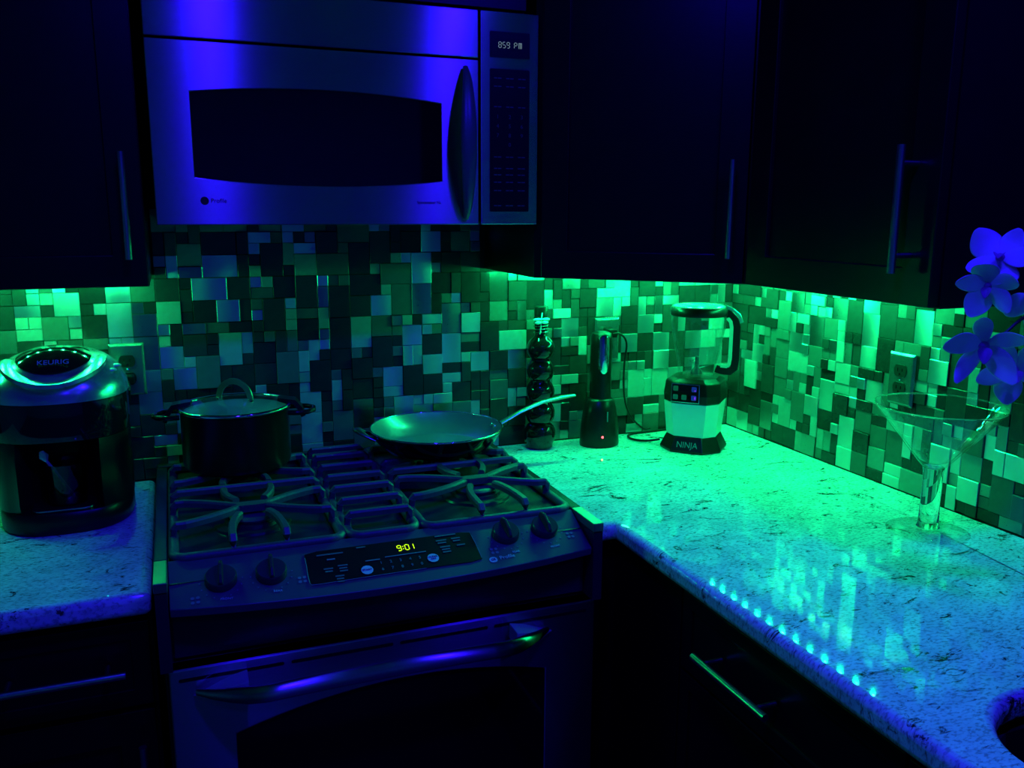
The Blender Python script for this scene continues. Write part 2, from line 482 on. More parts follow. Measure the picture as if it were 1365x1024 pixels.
FX = Matrix.Rotation(-PI/2, 4, 'Z')       # local x -> -y, local -y -> -x
t = thing('base_cabinet', (1.15, -0.4, 0), 'dark wooden blind corner base cabinet between stove and drawers', 'cabinet')
MB().box(0.79, XW-0.003, -0.60, -0.005, 0.1, ZK-0.041).box(0.868, XW-0.003, -0.855, -0.60, 0.1, ZK-0.041).build('body', 'espresso', t)
MB().box(0.90, XW-0.003, -0.85, -0.02, 0.0, 0.1).build('plinth', 'espresso', t)
MB().box(0.848, 0.868, -0.852, -0.60, 0.115, 0.872).build('filler_panel', 'espresso', t, bevel=0.0015)
t = thing('base_cabinet', (1.2, -1.1, 0), 'dark wooden base cabinet with stacked drawers under the martini glass', 'cabinet')
MB().box(0.868, XW-0.003, -1.372, -0.858, 0.1, ZK-0.041).build('body', 'espresso', t)
MB().box(0.90, XW-0.003, -1.36, -0.87, 0.0, 0.1).build('plinth', 'espresso', t)
for z0, z1, hz in ((0.727, 0.873, 0.80), (0.425, 0.721, 0.55), (0.115, 0.419, 0.33)):
    d = shaker(t, 'drawer', Matrix.Translation((0.867, -0.860, z0)) @ FX, 0.51, z1-z0, st=0.028, rec=0.004)
    bar_handle(d, (0.808, -0.955, hz), (0.808, -1.275 if hz < 0.7 else -1.15, hz), (0.039, 0, 0))
t = thing('base_cabinet', (1.2, -1.9, 0), 'dark wooden sink base cabinet under the sink bowl', 'cabinet')
b = MB().box(0.868, XW-0.003, -1.392, -1.374, 0.1, ZK-0.041).box(0.868, XW-0.003, -2.45, -2.432, 0.1, ZK-0.041)
b.box(0.868, XW-0.003, -2.432, -1.392, 0.1, 0.118).build('body', 'espresso', t)
MB().box(0.90, XW-0.003, -2.44, -1.38, 0.0, 0.1).build('plinth', 'espresso', t)
for k in range(2):
    d = shaker(t, 'door', Matrix.Translation((0.867, -1.376-0.535*k, 0.115)) @ FX, 0.53, 0.755)
    yy = -1.86 if k == 0 else -1.96
    bar_handle(d, (0.808, yy, 0.80), (0.808, yy, 0.60), (0.039, 0, 0))

# ------------------------------------------------------------------ wall cabinets
t = thing('wall_cabinet', (-0.3, -0.16, ZC), 'dark wooden wall cabinet above the coffee maker beside the microwave', 'cabinet')
MB().box(-0.80, -0.004, -0.306, -0.003, ZC, 2.3).build('body', 'espresso', t)
d = shaker(t, 'door', Matrix.Translation((-0.395, -0.307, ZC+0.002)), 0.390, 0.90)
bar_handle(d, (-0.034, -0.362, 1.632), (-0.034, -0.362, 1.442), (0, 0.036, 0))
shaker(t, 'door', Matrix.Translation((-0.798, -0.307, ZC+0.002)), 0.398, 0.90)

t = thing('wall_cabinet', (0.38, -0.16, 1.93), 'dark wooden wall cabinet directly above the microwave', 'cabinet')
MB().box(0.0, 0.757, -0.306, -0.003, 1.930, 2.3).build('body', 'espresso', t)
for k in range(2):
    shaker(t, 'door', Matrix.Translation((0.002+0.378*k, -0.307, 1.934)), 0.374, 0.36)

t = thing('wall_cabinet', (1.2, -0.3, ZC), 'dark wooden diagonal corner wall cabinet above the blender', 'cabinet')
MB().prism([(0.776,-0.003),(XW-0.003,-0.003),(XW-0.003,-0.628),(1.122,-0.628),(0.776,-0.327)], ZC, 2.3).build('body', 'espresso', t)
u = Vector((0.346, -0.301, 0)); wd = u.length; u.normalize()
D = Matrix((u, Vector((-u.y, u.x, 0)), Vector((0,0,1)))).transposed().to_4x4(); D.translation = Vector((0.776, -0.327, ZC+0.002)) + u*0.022
d = shaker(t, 'door', D, wd-0.036, 0.90)
nn = Vector((u.y, -u.x, 0))          # out of the door face
hp = Vector((1.056, -0.642, 0))
bar_handle(d, hp+Vector((0,0,1.63)), hp+Vector((0,0,1.441)), -nn*0.055 if False else Vector((-u.y, u.x, 0))*0.03)

t = thing('wall_cabinet', (1.3, -0.86, ZC), 'dark wooden wall cabinet above the martini glass with its end beside the orchid', 'cabinet')
MB().box(1.122, XW-0.003, -1.10, -0.631, ZC, 2.3).build('body', 'espresso', t)
d = shaker(t, 'door', Matrix.Translation((1.121, -0.640, ZC+0.002)) @ FX, 0.458, 0.90)
bar_handle(d, (1.066, -1.053, 1.632), (1.066, -1.053, 1.44), (0.036, 0, 0))

# ------------------------------------------------------------------ green LED strips under the wall cabinets
def led_strip(p0, p1, n, watts, label, spill=1.2):
    p0, p1 = Vector(p0), Vector(p1); u = (p1-p0).normalized()
    t = thing('led_strip', (p0+p1)/2, label, 'led strip')
    dirx = abs(u.x) > abs(u.y)
    mb = MB()
    if dirx: mb.box(p0.x-0.02, p1.x+0.02, p0.y-0.005, p0.y+0.005, ZC-0.0015, ZC-0.0003)
    else: mb.box(p0.x-0.005, p0.x+0.005, p1.y-0.02, p0.y+0.02, ZC-0.0015, ZC-0.0003)
    mb.build('tape', 'strip_tape', t)
    ld = bpy.data.lights.new('green_led_light', 'AREA'); ld.shape = 'DISK'; ld.size = 0.008; ld.energy = watts; ld.color = GREEN
    lp = bpy.data.lights.new('green_led_spill', 'POINT'); lp.energy = watts*spill; lp.color = GREEN; lp.shadow_soft_size = 0.003
    for i in range(n):
        p = p0.lerp(p1, i/(n-1))
        MB().lathe([(0.005, 0), (0.0046, -0.001), (0.003, -0.0018)], 10, (p.x, p.y, ZC-0.0015), True, True).build('led', 'green_led', t)
        o = bpy.data.objects.new('green_led_light', ld); COL.objects.link(o)
        o.parent = t; o.location = Vector((p.x, p.y, ZC-0.009))-t.location
        o = bpy.data.objects.new('green_led_spill', lp); COL.objects.link(o)
        o.parent = t; o.location = Vector((p.x, p.y, ZC-0.0070))-t.location
LW = 0.38
led_strip((-0.58, -0.10, ZC), (-0.06, -0.10, ZC), 11, LW*0.25, 'strip of green light diodes under the cabinet over the coffee maker', 4.2)
led_strip((0.83, -0.10, ZC), (1.36, -0.10, ZC), 12, LW*0.72, 'strip of green light diodes under the corner cabinet along the stove wall', 2.7)
led_strip((XW-0.08, -0.085, ZC), (XW-0.08, -0.72, ZC), 13, LW, 'strip of green light diodes along the wall over the martini glass')

# ------------------------------------------------------------------ microwave
X0, X1, Z0, Z1, YF = 0.017, 0.774, 1.503, 1.925, -0.347
mw = thing('microwave', ((X0+X1)/2, -0.17, Z0), 'stainless steel over-the-range microwave with dark curved window', 'microwave')
MB().box(X0+0.004, X1-0.004, YF+0.024, -0.011, Z0+0.004, Z1).build('case', 'black_plastic', mw)
MB().box(X0, 0.6425, YF, YF+0.024, 1.8335, Z1).build('vent_panel', 'steel', mw, bevel=0.002)
MB().box(0.6465, X1, YF, YF+0.024, Z0, Z1).build('control_panel', 'steel', mw, bevel=0.002)
def arc(p, q, bulge, n=14):
    return [(p[0]+(q[0]-p[0])*i/n, p[1]+(q[1]-p[1])*i/n + bulge*4*(i/n)*(1-i/n)) for i in range(n+1)]
win = arc((0.089, 1.590), (0.562, 1.590), -0.013) + arc((0.562, 1.741), (0.089, 1.741), 0.014)
door = plate_hole([(X0,Z0),(0.6425,Z0),(0.6425,1.8295),(X0,1.8295)], win, YF, YF+0.024, 'y').build('door', 'steel', mw, bevel=0.002)
MB().prism([(a, b) for a, b in rrect(0.07, 0.58, 1.565, 1.765, 0.01)], YF+0.005, YF+0.018, 'y').build('window', 'dark_glass', door)
hp = []; sc = []
for i in range(17):
    s_ = i/16; k = math.sin(PI*s_)
    hp.append((0.612-0.006*k, YF-0.006-0.040*k**0.6, 1.516+0.297*s_)); sc.append((0.35+0.75*k**0.8, 0.5+0.5*k))
sec = [(0.0155*math.cos(2*PI*k/14), 0.009*math.sin(2*PI*k/14)) for k in range(14)]
MB().sweep(hp, sec, sc, upv=(0, 1, 0)).build('door_handle', 'range_paint', door, smooth=60)
MF = lambda x, z, y=YF: frame((x, y-0.0006, z), (1, 0, 0), (0, 0, 1))
text('maker_badge', 'Profile', 0.011, MF(0.128, 1.5475), 'print_dark', door)
MB().prism([(0.103+0.0075*math.cos(2*PI*k/16), 1.5475+0.0075*math.sin(2*PI*k/16)) for k in range(16)], YF-0.0005, YF+0.002, 'y').build('maker_emblem', 'print_dark', door)
text('model_lettering', 'Spacemaker XL', 0.008, MF(0.535, 1.5475), 'print_dark', door)
scr = MB().prism(rrect(0.666, 0.753, 1.837, 1.887, 0.002), YF-0.0012, YF+0.002, 'y').build('display', 'keypad_glass', mw)
SG = {'8': 'abcdefg', '5': 'acdfg', '9': 'abcdfg', 'P': 'abefg', '0': 'abcdef', '1': 'bc'}
def segments(mb, ch, ox, hh, ww, tt):
    if ch == 'M':
        for xx in (-ww/2, 0, ww/2): mb.box(ox+xx-tt/2, ox+xx+tt/2, -hh, hh*(1 if xx else 0.9), 0, 0.0004)
        mb.box(ox-ww/2, ox+ww/2, hh-tt, hh, 0, 0.0004); return
    for s_ in SG[ch]:
        if s_ in 'agd':
            zz = {'a': hh, 'g': 0, 'd': -hh}[s_]
            mb.box(ox-ww/2+tt, ox+ww/2-tt, zz-tt/2, zz+tt/2, 0, 0.0004)
        else:
            xx = ox+ww/2 if s_ in 'bc' else ox-ww/2
            za, zb = (tt*0.7, hh-tt*0.6) if s_ in 'bf' else (-hh+tt*0.6, -tt*0.7)
            mb.box(xx-tt/2, xx+tt/2, za, zb, 0, 0.0004)
mb = MB(MF(0.709, 1.8615, YF-0.0013))
for ch, ox in (('8', -0.0215), ('5', -0.0125), ('9', -0.0035), ('P', 0.0125), ('M', 0.0225)): segments(mb, ch, ox, 0.0055, 0.0058, 0.0011)
mb.build('clock_digits', 'clock_white', scr)
kp = MB().prism(rrect(0.666, 0.753, 1.530, 1.815, 0.002), YF-0.0012, YF+0.002, 'y').build('keypad', 'keypad_glass', mw)
KM = lambda x, z: MF(x, z, YF-0.0014)
digits = '1234567890'
kx = (0.683, 0.7095, 0.736)
rows = [1.797, 1.781, 1.741, 1.641, 1.618, 1.605, 1.590, 1.573, 1.542]
for z in rows:
    for x in kx:
        mb = MB()
        mb.box(x-0.008, x-0.001, YF-0.0016, YF-0.0012, z-0.001, z+0.001).box(x+0.0005, x+0.008, YF-0.0016, YF-0.0012, z-0.001, z+0.001)
        mb.build('key_legend', 'legend', kp)
for i, ch in enumerate(digits[:9]):
    text('key_digit', ch, 0.011, KM(kx[i % 3], 1.721-0.0185*(i//3)), 'legend', kp)
text('key_digit', '0', 0.011, KM(kx[1], 1.721-0.0185*3), 'legend', kp)

# ------------------------------------------------------------------ range
RX0, RX1 = -0.024, 0.766
rg = thing('gas_range', (0.371, -0.35, 0), 'slide-in gas range with black grates, sloped control panel and oven', 'stove')
MB().box(RX0+0.006, RX1-0.006, -0.655, -0.02, 0.0, 0.93).build('body', 'range_enamel', rg)
# cooktop with a raised lip
ct = MB().box(RX0, RX1, -0.605, -0.012, 0.93, 0.944).box(RX0, RX0+0.022, -0.605, -0.012, 0.944, 0.955).box(RX1-0.022, RX1, -0.605, -0.012, 0.944, 0.955)
ct.box(RX0, RX1, -0.032, -0.012, 0.944, 0.958)
cooktop = ct.build('cooktop', 'range_enamel', rg, bevel=0.002)
for x in (RX0, RX1-0.021):
    MB().box(x, x+0.021, -0.705, -0.606, 0.938, 0.955).build('end_cap', 'cap_steel', rg, bevel=0.0015)
    MB().box(x+0.001, x+0.020, -0.703, -0.606, 0.80, 0.937).build('side_panel', 'range_enamel', rg)
# sloped, bowed control panel
PX0, PX1 = RX0+0.022, RX1-0.022
def pan(u, v, lift=0.0):
    x = PX0+(PX1-PX0)*u; q = 1-(2*u-1)**2
    y = -0.606-(0.094+0.030*q)*v; z = 0.952-(0.046+0.004*q)*v
    n = Vector((0, -0.047, 0.105)).normalized()
    return Vector((x, y, z))+n*lift
nu, nv = 30, 4
top = [[tuple(pan(i/nu, j/nv)) for j in range(nv+1)] for i in range(nu+1)]
mb = MB()
rings = []
for i in range(nu+1):
    r = list(top[i]); e = r[-1]
    r.append((e[0], e[1]+0.002, e[2]-0.014)); r.append((e[0], -0.656, e[2]-0.02)); r.append((e[0], -0.606, 0.931))
    rings.append(r)
mb.loft(rings)
cp = mb.build('control_panel', 'range_paint', rg, smooth=30, bevel=0.0012)
def pm(x, y, lift=0.0006):
    """frame lying on the panel at plan position x, y"""
    u = (x-PX0)/(PX1-PX0); q = 1-(2*u-1)**2; v = (-0.606-y)/(0.094+0.030*q)
    o = pan(u, v, lift); a = pan(u+0.01, v)-pan(u-0.01, v); b = pan(u, v-0.05)-pan(u, v+0.05)
    return frame(o, a, b)
def decal(name, x, y, w, h, m, parent, r=0.0, lift=0.0004):
    F = pm(x, y, lift)
    pts = rrect(-w/2, w/2, -h/2, h/2, r, 3) if r else [(-w/2,-h/2),(w/2,-h/2),(w/2,h/2),(-w/2,h/2)]
    return MB(F).prism(pts, -0.0003, 0.0004).build(name, m, parent)
# glass touch panel follows the panel bow
g = MB(); vsg = []
gi = 14
rr_ = []
for i in range(gi+1):
    x = 0.219+(0.525-0.219)*i/gi
    e = 0.004 if i in (0, gi) else 0.0
    rr_.append([tuple(pm(x, y, l).translation) for y, l in ((-0.629-e, 0.0002), (-0.629-e, 0.0016), (-0.665, 0.0016), (-0.701+e, 0.0016), (-0.701+e, 0.0002))])
g.loft(rr_)
glass = g.build('touch_panel', 'keypad_glass', cp)
edge = [tuple(pm(x, y, 0.0014).translation) for x, y in ((0.219,-0.64),(0.219,-0.66),(0.218,-0.68),(0.2185,-0.695),(0.221,-0.701),(0.24,-0.7015),(0.30,-0.7015),(0.36,-0.7015),(0.42,-0.7015))]
MB().sweep(edge, 0.0006).build('bezel', 'print_grey', glass)
edge = [tuple(pm(x, y, 0.0014).translation) for x, y in ((0.523,-0.63),(0.525,-0.66),(0.525,-0.695))]
MB().sweep(edge, 0.0006).build('bezel', 'print_grey', glass)
LG = 0.0022
def legend(x, y, w, n=2, m='legend'):
    for k in range(n):
        decal('legend', x, y-0.006*k, w*(1 if k == 0 else 0.8), 0.0032, m, glass, lift=LG)
legend(0.262, -0.640, 0.046, 1); legend(0.262, -0.652, 0.014, 1, 'print_grey'); legend(0.254, -0.672, 0.016); legend(0.279, -0.669, 0.017, 3)
legend(0.270, -0.691, 0.015, 3); legend(0.318, -0.634, 0.016, 1)
legend(0.475, -0.632, 0.040, 1); legend(0.464, -0.643, 0.020, 2); legend(0.492, -0.642, 0.017, 2); legend(0.467, -0.659, 0.019, 3); legend(0.497, -0.659, 0.016, 1)
decal('legend', 0.332, -0.667, 0.026, 0.0022, 'print_grey', glass, lift=LG); decal('legend', 0.392, -0.664, 0.075, 0.0018, 'print_grey', glass, lift=LG)
for i in range(5):
    text('touch_digit', '12345'[i], 0.009, pm(0.345+0.0175*i, -0.6755, LG), 'print_grey', glass)
    text('touch_digit', '67890'[i], 0.009, pm(0.345+0.0175*i, -0.690, LG), 'print_grey', glass)
for x, s_ in ((0.318, 'START'), (0.438, 'CLEAR\nOFF')):
    y = -0.687 if s_ == 'START' else -0.681
    k = decal('touch_button', x, y, 0.021, 0.021, 'print_white', glass, r=0.0104, lift=LG)
    text('button_lettering', s_, 0.0058, pm(x, y, LG+0.0006), 'print_dark', k)
# seven segment clock 9:01
SEG = {'9': 'abcdfg', '0': 'abcdef', '1': 'bc'}
mb = MB(pm(0.397, -0.648, LG))
hh, ww, tt = 0.0065, 0.0068, 0.0011
for ch, ox in (('9', -0.0125), ('0', 0.0018), ('1', 0.0105)):
    for s_ in SEG[ch]:
        if s_ in 'agd':
            zz = {'a': hh, 'g': 0, 'd': -hh}[s_]
            mb.box(ox-ww/2+tt, ox+ww/2-tt, zz-tt/1.6, zz+tt/1.6, 0, 0.0004)
        else:
            xx = ox+ww/2 if s_ in 'bc' else ox-ww/2
            za, zb = (0.0007, hh-0.0006) if s_ in 'bf' else (-hh+0.0006, -0.0007)
            mb.box(xx-tt/1.6, xx+tt/1.6, za, zb, 0, 0.0004)
for zz in (-0.003, 0.003): mb.box(-0.0062, -0.0046, zz-0.0008, zz+0.0008, 0, 0.0004)
mb.build('clock_digits', 'clock_green', glass)
# knobs and their prints
for i, (x, y) in enumerate(((0.079, -0.661), (0.160, -0.663), (0.588, -0.648), (0.668, -0.646))):
    F = pm(x, y, 0.0)
    k = MB(F).lathe([(0.026, 0.0005), (0.0255, 0.012), (0.0235, 0.0145), (0.0, 0.0145)], 28, cap0=True).build('knob', 'knob_black', cp, smooth=40)
    gr = MB(F)
    prof = [(-0.023, 0.0145), (0.025, 0.0145), (0.0245, 0.024), (0.012, 0.030), (-0.012, 0.028), (-0.023, 0.02)]
    a = [( 0.0045*(1 if z < 0.02 else 0.6), yy, z) for yy, z in prof]; b_ = [(-p[0], p[1], p[2]) for p in a]
    gr.loft([a, b_]).build('grip', 'knob_black', k, bevel=0.0012)
    for q in range(9):
        an = math.radians(-180+22.5*q); px_, py_ = x+0.034*math.cos(an), y+0.034*math.sin(an)
        if -0.715 < py_ < -0.612: decal('tick_mark', px_, py_, 0.0022, 0.0022, 'print_grey', cp)
    text('knob_lettering', ('FRONT', 'REAR', 'REAR', 'FRONT')[i], 0.0062, pm(x+0.006, y-0.042 if i not in (0, 1) else y-0.0375), 'print_white', cp)
    ox = (-0.042, 0.048, -0.034, 0.046)[i]; oy = (-0.030, -0.022, -0.034, -0.020)[i]
    for a_ in (-1, 1):
        for b2 in (-1, 1): decal('burner_symbol', x+ox+0.0042*a_, y+oy+0.0042*b2, 0.0058, 0.0058, 'print_grey', cp, r=0.0025)
k = decal('maker_emblem', 0.545, -0.702, 0.015, 0.013, 'print_white', cp, r=0.006)
text('emblem_lettering', 'GE', 0.0075, pm(0.545, -0.702, 0.0012), 'print_dark', k)
text('maker_badge', 'Profile', 0.0115, pm(0.573, -0.699), 'print_white', cp)
# dark band, oven door
MB().box(RX0+0.024, RX1-0.024, -0.668, -0.656, 0.806, 0.888).build('vent_band', 'range_enamel', rg)
DX0, DX1, DZ0, DZ1, DY = -0.012, 0.754, 0.16, 0.80, -0.70
ow = [(0.088, 0.30), (0.650, 0.30)] + arc((0.650, 0.676), (0.088, 0.668), 0.040, 16)
od = plate_hole([(DX0,DZ0),(DX1,DZ0),(DX1,DZ1-0.0),(DX0,DZ1)], ow, DY, DY+0.034, 'y').build('oven_door', 'steel', rg, bevel=0.003)
MB().box(0.06, 0.68, DY+0.006, DY+0.03, 0.27, 0.735).build('oven_window', 'dark_glass', od)
xs = (0.003, 0.170, 0.182, 0.358, 0.370, 0.535, 0.547, 0.735)
for i in range(4):
    MB().prism(rrect(xs[2*i], xs[2*i+1], 0.778, 0.784, 0.0029, 3), DY-0.0006, DY+0.004, 'y').build('vent_slot', 'black_gloss', od)
# bowed handle with flared ends
hp = []; sc = []
for i in range(25):
    s_ = i/24; k = math.sin(PI*s_)
    x = 0.030+0.62*s_
    hp.append((x, DY-0.010-0.050*min(1.0, k*2.2)**0.8-0.006*k, 0.762+0.010*k)); sc.append((0.35+0.75*min(1, k*3), 0.45+0.75*min(1, k*3)))
sec = [(0.012*math.cos(2*PI*k/14), 0.012*math.sin(2*PI*k/14)) for k in range(14)]
hd = MB().sweep(hp, sec, sc).build('door_handle', 'steel', od, smooth=60)
for s_ in (0, 1):
    sg = 1 if s_ == 0 else -1
    bx = 0.022 if s_ == 0 else 0.665
    pts = [(bx, 0.752), (bx+sg*0.055, 0.746), (bx+sg*0.088, 0.752), (bx+sg*0.088, 0.782), (bx+sg*0.060, 0.776)]
    q0 = [(p[0], DY+0.001, p[1]) for p in pts]; q1 = [(p[0]*0.97+0.03*(bx+sg*0.07), DY-0.02, p[1]*0.9+0.1*0.765) for p in pts]
    q1 = [(a[0], DY-0.004 if i == 0 else DY-0.038, a[2]) for i, a in enumerate(q1)]
    MB().loft([q0, q1]).build('handle_mount', 'silver_paint', hd, bevel=0.002)
MB().box(DX0, DX1, DY+0.002, DY+0.04, 0.03, 0.152).build('storage_drawer', 'steel', rg, bevel=0.003)

# burners
ZT, GT = 0.944, 0.985
for bx, by, br in ((0.150, -0.445, 0.048), (0.603, -0.435, 0.048), (0.150, -0.185, 0.038), (0.603, -0.185, 0.040)):
    b = MB().lathe([(br*1.5, 0), (br*1.45, 0.004), (br*1.1, 0.006), (br*1.05, 0.012), (br*0.6, 0.013)], 28, (bx, by, ZT), True, True).build('burner', 'cap_steel' if False else 'range_enamel', cooktop, smooth=40)
    MB().lathe([(br*0.86, 0.0135), (br*0.9, 0.018), (br*0.8, 0.022), (br*0.1, 0.0225)], 28, (bx, by, ZT), True, True).build('burner_cap', 'cast_iron', b, smooth=40)
# grates
BAR = [(-0.0068, -0.007), (0.0068, -0.007), (0.007, 0.002), (0.0045, 0.006), (-0.0045, 0.006), (-0.007, 0.002)]
ROD = 0.0065
def bez(a, b, c, n=8):
    a, b, c = Vector(a), Vector(b), Vector(c)
    return [a*(1-t)**2+b*2*t*(1-t)+c*t*t for t in [i/n for i in range(n+1)]]
def grate(x0, x1, cx, cys):
    r = 0.03; zb = ZT+0.008; zt = GT-0.006
    y0, y1 = -0.603, -0.045
    path = [(p[0], p[1], zb) for p in rrect(x0+0.004, x1-0.004, y0, y1, 0.022, 4)]
    gobj = MB().sweep(path, 0.0092, closed=True).build('grate', 'cast_iron', cooktop, smooth=50)
    def bar(pts, drop0=False, drop1=False):
        pts = [Vector(p) for p in pts]
        if drop0: pts = [pts[0]+Vector((0,0,zb-zt)), pts[0]+Vector((0,0,-0.006))]+[pts[0].lerp(pts[1], 0.25)]+pts[1:]
        if drop1: pts = pts[:-1]+[pts[-1].lerp(pts[-2], 0.25), pts[-1]+Vector((0,0,-0.006)), pts[-1]+Vector((0,0,zb-zt))]
        MB().sweep(pts, BAR, upv=(0.02, 0.03, 1)).build('grate_bar', 'cast_iron', gobj)
    if cys is None:
        for y in (-0.555, -0.475, -0.395, -0.315, -0.235, -0.155, -0.09):
            bar([(x0+0.006, y, zt), (x0+0.03, y, zt), (x1-0.03, y, zt), (x1-0.006, y, zt)], True, True)
        return
    for n, cy in enumerate(cys):
        hw = 0.028
        MB().prism(rrect(cx-hw, cx+hw, cy-0.012, cy+0.012, 0.008, 3), zt-0.008, zt+0.006).build('grate_hub', 'cast_iron', gobj)
        for sx in (-1, 1):
            xe = x0+0.006 if sx < 0 else x1-0.006
            for sy in (-1, 1):
                bar([(xe, cy+sy*0.062, zt)] + bez((xe-sx*0.02, cy+sy*0.061, zt), (cx+sx*0.075, cy+sy*0.045, zt), (cx+sx*0.024, cy+sy*0.004, zt)), True)
                # fingers from the front and back rails
                ye = cy+sy*0.118
                if n == 0 and sy < 0: ye = y0
                if n == 1 and sy > 0: ye = y1
                rail = (n == 0 and sy < 0) or (n == 1 and sy > 0)
                bar([(cx+sx*0.045, ye, zt)] + bez((cx+sx*0.045, ye-sy*0.02, zt), (cx+sx*0.043, cy+sy*0.07, zt), (cx+sx*0.026, cy+sy*0.040, zt), 5), rail)
    bar([(x0+0.006, -0.315, zt), (x0+0.04, -0.315, zt), (x1-0.04, -0.315, zt), (x1-0.006, -0.315, zt)], True, True)
grate(0.004, 0.298, 0.150, (-0.445, -0.185))
grate(0.304, 0.436, 0.37, None)
grate(0.442, 0.744, 0.603, (-0.435, -0.185))

# ------------------------------------------------------------------ cooking pot
PC = (0.146, -0.165, GT+0.0005)
pt = thing('cooking_pot', PC, 'dark stock pot with glass lid on the rear stove grate', 'pot')
R, H = 0.113, 0.128
MB().lathe([(0.0, 0), (R-0.012, 0), (R-0.003, 0.005), (R, 0.014), (R, H-0.004), (R+0.003, H), (R-0.003, H), (R-0.003, 0.014), (R-0.01, 0.004), (0, 0.004)], 48, PC).build('body', 'pot_enamel', pt, smooth=40)
MB().lathe([(0.0, 0.0055), (R-0.012, 0.0055), (R-0.0045, 0.015), (R-0.0045, H-0.006), (R-0.0038, H-0.006), (R-0.0036, 0.0145)], 48, PC).build('brightening_liner', 'silver_paint', pt, smooth=40)  # pale inner skin added so the glass lid above it reads brighter
lid = MB().lathe([(R+0.001, H+0.003), (R*0.9, H+0.007), (R*0.6, H+0.013), (R*0.3, H+0.017), (0.0005, H+0.018), (0.0005, H+0.0155), (R*0.3, H+0.0145), (R*0.6, H+0.0105), (R*0.9, H+0.0045), (R, H+0.0015)], 48, PC).build('lid', 'thin_glass', pt, smooth=60)
MB().sweep([(PC[0]+(R+0.002)*math.cos(2*PI*k/48), PC[1]+(R+0.002)*math.sin(2*PI*k/48), PC[2]+H+0.003) for k in range(48)], 0.0042, closed=True).build('lid_rim', 'chrome', lid, smooth=60)
ha = math.radians(-35); hx, hy = math.cos(ha), math.sin(ha)
arch = [(PC[0]+hx*0.038*math.cos(a), PC[1]+hy*0.038*math.cos(a), PC[2]+H+0.016+0.040*math.sin(a)) for a in [PI*i/14 for i in range(15)]]
lh = MB().sweep(arch, [(-0.0065, -0.0015), (0.0065, -0.0015), (0.0065, 0.0015), (-0.0065, 0.0015)], upv=(-hy, hx, 0.001)).build('lid_handle', 'handle_steel', lid, smooth=40)
for s_ in (-1, 1):
    MB().lathe([(0.006, 0), (0.006, 0.005), (0.002, 0.007)], 10, (PC[0]+s_*hx*0.038, PC[1]+s_*hy*0.038, PC[2]+H+0.013), True, True).build('rivet', 'chrome', lh, smooth=40)
for s_ in (-1, 1):
    an = math.radians(-8) if s_ > 0 else math.radians(172)
    d_ = Vector((math.cos(an), math.sin(an), 0)); n_ = Vector((-d_.y, d_.x, 0)); c_ = Vector(PC)+Vector((0, 0, H-0.012))
    lp = [c_+d_*(R-0.002)+n_*0.032, c_+d_*(R+0.018)+n_*0.036, c_+d_*(R+0.040)+n_*0.030, c_+d_*(R+0.052)+n_*0.012,
          c_+d_*(R+0.052)-n_*0.012, c_+d_*(R+0.040)-n_*0.030, c_+d_*(R+0.018)-n_*0.036, c_+d_*(R-0.002)-n_*0.032]
    h_ = MB().sweep(lp, 0.0055).build('side_handle', 'black_gloss', pt, smooth=60)
    gp = [c_+d_*(R+0.030)+Vector((0,0,-0.012)), c_+d_*(R+0.024)+Vector((0,0,0.004)), c_+d_*(R+0.012)+Vector((0,0,0.020)), c_+d_*(R-0.012)+Vector((0,0,0.024)), c_+d_*(R-0.024)+Vector((0,0,0.026))]
    MB().sweep(gp, [(-0.022, -0.005), (0.022, -0.005), (0.02, 0.005), (-0.02, 0.005)], upv=(0, 0, 1), scales=[1, 1, 1, 0.9, 0.6]).build('handle_grip', 'black_plastic', h_, smooth=40)


# ------------------------------------------------------------------ frying pan
FC = (0.590, -0.190, GT+0.0005)
fp = thing('frying_pan', FC, 'large shallow frying pan with long steel handle on the rear grate', 'frying pan')
R = 0.156
MB().lathe([(0.0, 0), (0.105, 0), (0.118, 0.004), (0.142, 0.028), (R-0.002, 0.050), (R-0.0045, 0.050), (0.139, 0.030), (0.115, 0.0075), (0.104, 0.004), (0, 0.004)], 56, FC).build('bowl', 'pan_coat', fp, smooth=50)
MB().sweep([(FC[0]+(R-0.0025)*math.cos(2*PI*k/56), FC[1]+(R-0.0025)*math.sin(2*PI*k/56), FC[2]+0.0505) for k in range(56)], 0.0022, closed=True).build('rim', 'chrome', fp, smooth=60)
MB().lathe([(0.106, -0.0002), (0.119, 0.0035), (0.1435, 0.0275), (R-0.001, 0.047), (R-0.0018, 0.047), (0.1425, 0.0285), (0.118, 0.005)], 56, FC).build('outer_shell', 'black_gloss', fp, smooth=50)
dv = Vector((0.955, 0.0, 0)); dv = Vector((math.cos(math.radians(4)), math.sin(math.radians(4)), 0)); fc = Vector(FC)
hp = [fc+dv*(R-0.012)+Vector((0,0,0.036)), fc+dv*(R+0.010)+Vector((0,0,0.044)), fc+dv*(R+0.06)+Vector((0,0,0.066)), fc+dv*(R+0.12)+Vector((0,0,0.085)), fc+dv*(R+0.175)+Vector((0,0,0.092)), fc+dv*(R+0.212)+Vector((0,0,0.094))]
sec = [(0.010*math.cos(2*PI*k/12), 0.0045*math.sin(2*PI*k/12)) for k in range(12)]
lhn = MB().sweep(hp, sec, [1.3, 0.9, 0.85, 0.95, 1.05, 0.7]).build('long_handle', 'handle_steel', fp, smooth=60)
for a_ in (-0.07, 0.07):
    p_ = fc+Vector((math.cos(math.radians(4)+a_)*(R-0.011), math.sin(math.radians(4)+a_)*(R-0.011), 0.039))
    MB().ellipsoid(p_, (0.004, 0.004, 0.004), 10, 6).build('rivet', 'chrome', lhn, smooth=60)
